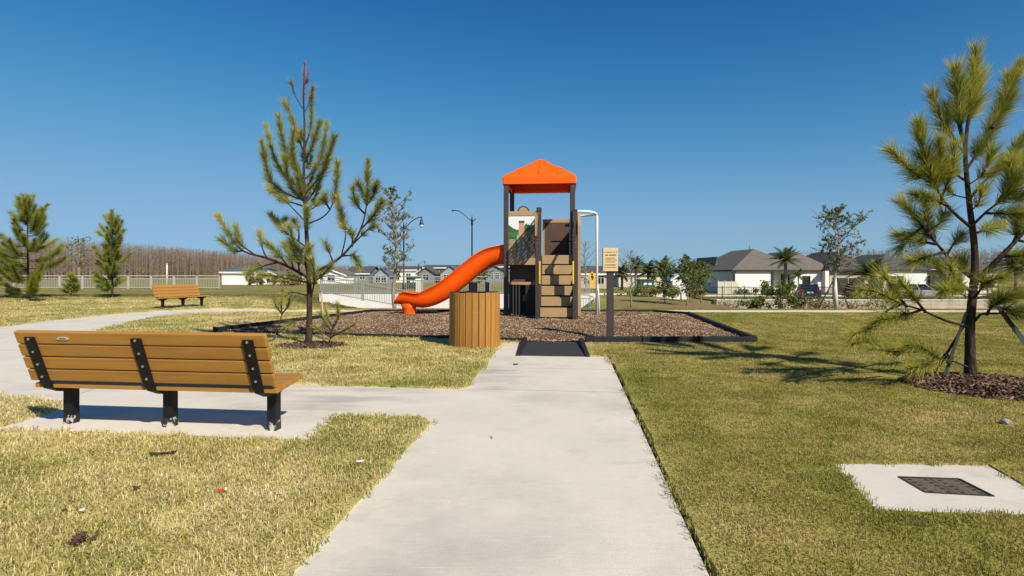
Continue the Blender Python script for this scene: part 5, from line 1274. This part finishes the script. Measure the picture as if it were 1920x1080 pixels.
def far_house(label, pxa, pxb, eave_py, ridge_py, base_py, Y, wall_m, roof_m, front=True, depth=10, wins=(), gar=None, trim=False, rake=True):
    x0, x1 = hx(pxa, Y), hx(pxb, Y); ze = CH - (eave_py - HOR) * Y / F; zr = CH - (ridge_py - HOR) * Y / F; z0 = CH - (base_py - HOR) * Y / F
    root = empty('house', ((x0 + x1) / 2, Y, z0), label=label, cat='house', group='distant houses'); ox = (x0 + x1) / 2
    hw = (x1 - x0) / 2; e = ze - z0; rr = zr - ze
    if front:
        MB().prism([(-hw, -.5), (hw, -.5), (hw, e), (0, e + rr), (-hw, e)], 0, depth, 'y').build('wall', MATS[wall_m], root)
        o = gable_roof(-hw, hw, 0, depth, e + .02, rr, .35, roof_m, root, True)
        if rake:
            s_ = rr / hw
            for sg_ in (-1, 1): MB().bar((sg_ * (hw + .3), -.38, e - s_ * .3 - .02), (0, -.38, e + rr + .0), .05, .22).build('barge_board', MATS['white_paint'], o)
    else:
        MB().box(-hw, hw, 0, depth, -.5, e).build('wall', MATS[wall_m], root)
        o = gable_roof(-hw, hw, 0, depth, e + .02, rr, .35, roof_m, root, False)
        for sg_ in (-1, 1): MB().prism([(0.02, e), (depth - .02, e), (depth / 2, e + rr - .05)], sg_ * hw - .04, sg_ * hw + .04, 'x').build('gable_end', MATS[wall_m], root)
        MB().box(-hw - .3, hw + .3, -.44, -.36, e - .28, e - .05).build('gutter', MATS['white_paint'], o)
    for (u, v, wd, h) in wins: window(root, -hw + 2 * hw * u, 0, e * v, wd, h, nv=2, sill=False)
    if gar: 
        u, wd = gar; MB().box(-hw + 2 * hw * u - wd / 2, -hw + 2 * hw * u + wd / 2, -.06, -.004, -.4, 2.2).build('garage_door', MATS['trim_dark'], root)
    return root
far_house('long white house with dark roof at the left end of the distant row', 416, 478, 509, 503, 536, 100, 'stucco_white', 'roof_slate', False, wins=((.8, .35, .9, 1.1),))
far_house('small white house joined behind the bush left of the cream houses', 478.5, 492, 517, 513, 536, 102, 'stucco_white', 'roof_slate', False)
far_house('cream gabled house left of the tall pine trunk', 494, 522, 517, 510, 536, 104, 'stucco_cream', 'roof_brown', True, wins=((.3, .3, 1.0, 1.2), (.7, .3, 1.0, 1.2)))
far_house('cream house with low roof just left of the tall pine trunk', 525, 572, 518, 510, 536, 106, 'stucco_cream', 'roof_brown', False, wins=((.2, .3, 1.2, 1.2), (.6, .3, 1.4, 1.2)))
far_house('white gabled house right of the tall pine trunk', 594, 648, 516, 506, 536, 110, 'stucco_white', 'roof_brown', True, wins=((.5, .45, 1.4, 1.2),))
far_house('dark-roofed townhouse behind the upper railing left of the blue gable', 650, 692, 512, 500, 533, 118, 'siding_grey', 'roof_dark', False, wins=((.3, .45, 1.1, 1.3), (.7, .45, 1.1, 1.3)))
far_house('pale blue gabled townhouse left of the slender tree', 700, 730, 517, 503, 533, 116, 'siding_blue', 'roof_slate', True, wins=((.3, .2, 1.0, 1.5), (.65, .2, 1.0, 1.5)), rake=False)
far_house('white square townhouse between the slender tree and slide', 733, 780, 505, 500, 533, 122, 'stucco_white', 'roof_dark', False, wins=((.25, .3, 1.0, 1.4), (.7, .3, 1.0, 1.4)))
far_house('dark grey gabled townhouse above the slide exit', 782, 815, 513, 502, 533, 116, 'siding_grey', 'roof_dark', True, wins=((.5, .3, 1.2, 1.4),), rake=False)
far_house('townhouse with long white roof edge behind the slide', 794, 872, 501, 497.5, 533, 128, 'siding_grey', 'roof_dark', False, wins=((.2, .6, 1.0, 1.3), (.45, .6, 1.0, 1.3), (.7, .6, 1.0, 1.3)))
far_house('blue-roofed gabled townhouse behind the middle of the slide', 826, 862, 512, 499, 533, 115, 'siding_blue', 'roof_slate', True, wins=((.3, .25, 1.0, 1.4), (.7, .25, 1.0, 1.4)), rake=False)
far_house('grey-green gabled townhouse between slide and play tower', 900, 952, 511, 498, 536, 112, 'siding_grey', 'roof_slate', True, wins=((.4, .52, .8, 1.2), (.62, .52, .8, 1.2)), rake=False)
far_house('townhouse with white roof edge seen past the tower left post', 915, 990, 499, 494, 533, 126, 'siding_grey', 'roof_dark', False)
far_house('tan house with dark grey roof behind the white climbing pole', 1062, 1148, 512, 500, 549, 80, 'stucco_tan', 'roof_dark', False, wins=((.45, .45, .9, 1.2), (.75, .45, .9, 1.2)))
far_house('low roofed house far behind the palms left of the clubhouse', 1315, 1400, 500, 490, 535, 100, 'siding_grey', 'roof_dark', False)
far_house('house mostly hidden behind the palm row', 1160, 1250, 512, 503, 545, 96, 'stucco_cream', 'roof_dark', False)
ki = empty('mail_kiosk', ppos(1272, 58, -.8), label='small white gabled kiosk with teal trim among the saplings', cat='kiosk')
MB().box(-.75, .75, -.5, .9, -.2, 1.35).build('wall', MATS['stucco_white'], ki); gable_roof(-.75, .75, -.5, .9, 1.36, .5, .25, 'white_paint', ki); MB().box(-1.25, -.85, -.3, .5, 1.2, 1.7).build('teal_panel', MATS['teal'], ki)

# ------------------------------------------------------------------ cars
def car(label, base, rz, paint, L=4.5, W=1.85, H=1.65, kind='suv'):
    root = empty('parked_car', base, rz, label=label, cat='car', group='cars in the parking lot')      # nose towards local +x
    h2, w2 = L / 2, W / 2; belt = H * .58
    side = [(-h2, .42), (-h2 + .03, .80), (-h2 + .08, belt), (h2 * .32, belt + .02), (h2 * .80, belt - .10), (h2 * .98, belt - .28), (h2, .45), (h2 - .1, .28), (-h2 + .1, .28)]
    b = MB().prism(side, -w2, w2, 'y').build('body', MATS[paint], root, bevel=.07, smooth=False)
    rear = -h2 + (.10 if kind == 'suv' else .55)
    lo = [(rear, belt + .002), (h2 * .42, belt + .002)]; up = [(rear + .28, H), (h2 * .05, H)]
    ct = .16
    vs = [(lo[0][0], -w2 + .05, lo[0][1]), (lo[1][0], -w2 + .05, lo[1][1]), (lo[1][0], w2 - .05, lo[1][1]), (lo[0][0], w2 - .05, lo[0][1]), (up[0][0], -w2 + ct + .05, H), (up[1][0], -w2 + ct + .05, H), (up[1][0], w2 - ct - .05, H), (up[0][0], w2 - ct - .05, H)]
    cb_ = MB().hexa(vs).build('cabin', MATS[paint], root, bevel=.05)
    def lerp(a, b_, t): return tuple(a[i] + (b_[i] - a[i]) * t for i in range(3))
    def pane_(q, nm, inset=.12):
        cen = tuple(sum(v[i] for v in q) / 4 for i in range(3)); vv = [Vector(lerp(v, cen, inset)) for v in q]
        n_ = (vv[1] - vv[0]).cross(vv[3] - vv[0]).normalized()
        if n_.dot(Vector(cen) - Vector((0, 0, H * .75))) < 0: n_ = -n_
        MB().hexa([v - n_ * .02 for v in vv] + [v + n_ * .014 for v in vv]).build(nm, MATS['car_glass'], cb_)
    pane_([vs[0], vs[3], vs[7], vs[4]], 'rear_window'); pane_([vs[1], vs[2], vs[6], vs[5]], 'windscreen', .09)
    for a, b_, c, d in ((0, 1, 5, 4), (3, 2, 6, 7)):
        m1, m2 = lerp(vs[a], vs[b_], .5), lerp(vs[d], vs[c], .5); pane_([vs[a], m1, m2, vs[d]], 'side_window'); pane_([m1, vs[b_], vs[c], m2], 'side_window')
    for x in (-h2 * .62, h2 * .62):
        for y in (-w2 + .08, w2 - .08):
            t = MB().tube([(x, y - .11, .34), (x, y + .11, .34)], .34, 20).build('wheel', MATS['tyre'], root)
            s_ = 1 if y > 0 else -1; MB().tube([(x, y + s_ * .112, .34), (x, y + s_ * .125, .34)], [.21, .19], 14).build('rim', MATS['rim'], t)
    for y in (-w2 + .22, w2 - .22):
        MB().box(-h2 - .015, -h2 + .12, y - .17, y + .17, .82, 1.0).build('tail_light', MATS['tail_light'], b, bevel=.02); MB().box(h2 - .16, h2 + .0, y - .16, y + .16, .62, .76).build('headlight', MATS['head_light'], b, bevel=.02)
    MB().box(-h2 - .02, -h2 + .02, -.26, .26, .66, .80).build('number_plate', MATS['white_paint'], b); MB().box(-h2 - .05, -h2 + .2, -w2 + .05, w2 - .05, .30, .48).build('bumper', MATS['trim_dark'], b, bevel=.03)
    MB().box(h2 - .2, h2 + .03, -w2 + .06, w2 - .06, .28, .46).build('bumper', MATS['trim_dark'], b, bevel=.03)
    return root
car('dark navy car seen from behind with red tail lights and white plate', ppos(1514, 54, -1.30), math.radians(68), 'car_navy', H=1.5)
car('black car parked sideways behind the white-trunked young tree', ppos(1628, 54.5, -1.30), math.radians(8), 'car_black', H=1.5, L=4.3)
car('white car with its windscreen turned toward us before the porch', ppos(1732, 55, -1.30), math.radians(-35), 'car_white', L=4.2, H=1.48, kind='sedan')

# ------------------------------------------------------------------ far woodland (one brown leafless mass)
def woods(name, line, n, hmin, hmax, seed, label, zbase, depth=26):
    rg_ = np.random.default_rng(seed); V = []; A = []; line = [Vector(p) for p in line]
    for i in range(n):
        t = rg_.random() * (len(line) - 1); k = min(len(line) - 2, int(t)); p = line[k].lerp(line[k + 1], t - k); r = rg_.random() ** 1.3
        bx, by = p.x + rg_.normal(0, 2), p.y + r * depth; h = rg_.uniform(hmin, hmax); w_ = rg_.uniform(.06, .15); tone = .2 + .6 * rg_.beta(1.8, 1.8); lx = rg_.normal(0, .25)
        V += [(bx - w_, by, zbase), (bx + w_, by, zbase), (bx + lx, by, zbase + h)]; A += [tone + .1] * 3
        m_ = 50; z0 = zbase + h * rg_.uniform(.18, 1.0, m_); fr_ = (z0 - zbase) / h; ln = (1.1 - fr_ * .75) * rg_.uniform(.5, 1.7, m_); a = rg_.uniform(0, 6.28, m_); wv = rg_.uniform(.02, .055, m_)
        for j in range(m_):
            x0_ = bx + lx * fr_[j]; dx, dy = math.cos(a[j]) * ln[j], math.sin(a[j]) * ln[j]; dz = ln[j] * .9
            V += [(x0_, by, z0[j] - wv[j]), (x0_, by, z0[j] + wv[j] * 2), (x0_ + dx, by + dy, min(z0[j] + dz, zbase + h + .4))]; A += [tone + rg_.normal(0, .12)] * 3
    V = np.array(V); me = np_mesh(name, V, np.arange(len(V)).reshape(-1, 3), np.clip(A, 0, 1)); o = link(name, me, MATS['twig'])
    return tag(o, label, 'woodland', kind='stuff')
woods('bare_woodland', [(-235, 150, 0), (-165, 146, 0), (-130, 152, 0), (-131, 200, 0), (-134, 250, 0), (-130, 330, 0)], 3000, 10.2, 12.4, 5, 'brown leafless woodland behind the left railing', -1.2, 34)
woods('bare_woodland', [(-130, 340, 0), (-60, 350, 0), (60, 360, 0)], 1100, 6.0, 8.0, 6, 'thin brown leafless woodland line behind the townhouses', -2.0, 40)
woods('bare_woodland', [(95, 165, 0), (150, 160, 0), (210, 175, 0)], 800, 8.6, 10.5, 7, 'brown leafless woodland above the roofs at the far right', -1.6)

# ------------------------------------------------------------------ small litter on the lawn
def flake(label, name, px, py, l, wd, m, rz, th=.008, cat='litter', z=.05, curl=.2):
    x, y = G(px, py); random.seed(int(px)); o = MB(); n = 5
    vs = []; 
    for i in range(n + 1):
        t = i / n; w_ = wd * (.5 + .5 * math.sin(math.pi * (t * .8 + .1))) * random.uniform(.8, 1.15); zz = curl * l * (t - .5) ** 2
        vs += [(l * (t - .5), -w_ / 2, zz), (l * (t - .5), w_ / 2, zz + random.uniform(0, .006)), (l * (t - .5), w_ / 2, zz + th), (l * (t - .5), -w_ / 2, zz + th)]
    fs = []
    for i in range(n):
        for j in range(4): fs.append((i * 4 + j, i * 4 + (j + 1) % 4, i * 4 + 4 + (j + 1) % 4, i * 4 + 4 + j))
    fs += [(0, 3, 2, 1), (n * 4, n * 4 + 1, n * 4 + 2, n * 4 + 3)]
    o.add(vs, fs); return o.build(name, MATS[m], loc=(x, y, z), rot=(random.uniform(-.2, .2), 0, rz), label=label, cat=cat)
flake('dark strip of bark lying in the grass before the bench', 'bark_strip', 306, 862, .17, .03, 'bark', .25, .010, 'debris', .04)
rw = flake('crumpled red wrapper with a white end in the left grass', 'candy_wrapper', 416, 936, .045, .018, 'litter_red', .5, .006, curl=.6)
MB().box(.014, .026, -.008, .008, .004, .014).build('white_end', MATS['litter_white'], rw, bevel=.003)
flake('small white paper scrap in the lower left grass', 'paper_scrap', 153, 974, .022, .020, 'litter_white', 1.0)
flake('dark leaf scrap in the grass left of the red wrapper', 'dead_leaf', 256, 931, .04, .02, 'dead_leaf', .1, curl=.7, cat='leaf')
x, y = G(150, 1032); random.seed(77); lc = MB()
for _ in range(26):
    c = Vector((random.gauss(0, .022), random.gauss(0, .025), random.uniform(0, .02))); a = random.uniform(0, 3.14); l = random.uniform(.015, .04); w_ = random.uniform(.004, .016); d = Vector((math.cos(a), math.sin(a), random.uniform(-.4, .6))) * l; e = Vector((-math.sin(a), math.cos(a), random.uniform(-.6, .6))) * w_
    lc.add([c - d, c - e, c + d, c + e], [(0, 1, 2, 3)])
tag(lc.build('leaf_litter', MATS['dead_leaf'], loc=(x, y, .05)), 'ragged reddish brown clump of dead leaves at the lower left', 'leaves', kind='stuff')
flake('small grey leaf scrap beside the white paper scrap', 'dead_leaf', 120, 975, .02, .015, 'dead_leaf', 1.2, cat='leaf')
flake('pale paper scrap near the path edge in the left grass', 'paper_scrap', 675, 879, .05, .018, 'litter_white', .2)
flake('dark leaf lying on the path near the rubber mat', 'dead_leaf', 967, 684, .07, .05, 'dead_leaf', .1, cat='leaf', z=.006)
flake('thin twig on the pale concrete path', 'twig', 922, 822, .06, .006, 'dead_leaf', 1.9, .004, 'twig', .004, .5)
mat('clod', (0.30, 0.16, 0.12), 0.9, (0.20, 0.10, 0.08), 20, bump=.6)
bm = bmesh.new(); bmesh.ops.create_icosphere(bm, subdivisions=2, radius=.09)
for v in bm.verts: v.co *= random.uniform(.75, 1.15); v.co.z *= .9
me = bpy.data.meshes.new('clod'); bm.to_mesh(me); bm.free(); x, y = G(466, 615); tag(link('clod', me, MATS['clod'], loc=(x, y, .07)), 'pinkish brown clod lying beside the left border tip', 'clod')
x, y = G(1886, 800)
bm = bmesh.new(); bmesh.ops.create_icosphere(bm, subdivisions=2, radius=.045)
for v in bm.verts: v.co *= random.uniform(.8, 1.15); v.co.z *= .6
me = bpy.data.meshes.new('stone'); bm.to_mesh(me); bm.free(); tag(link('stone', me, MATS['stone'], loc=(x, y, .045)), 'small grey stone lying in the right lawn', 'stone')
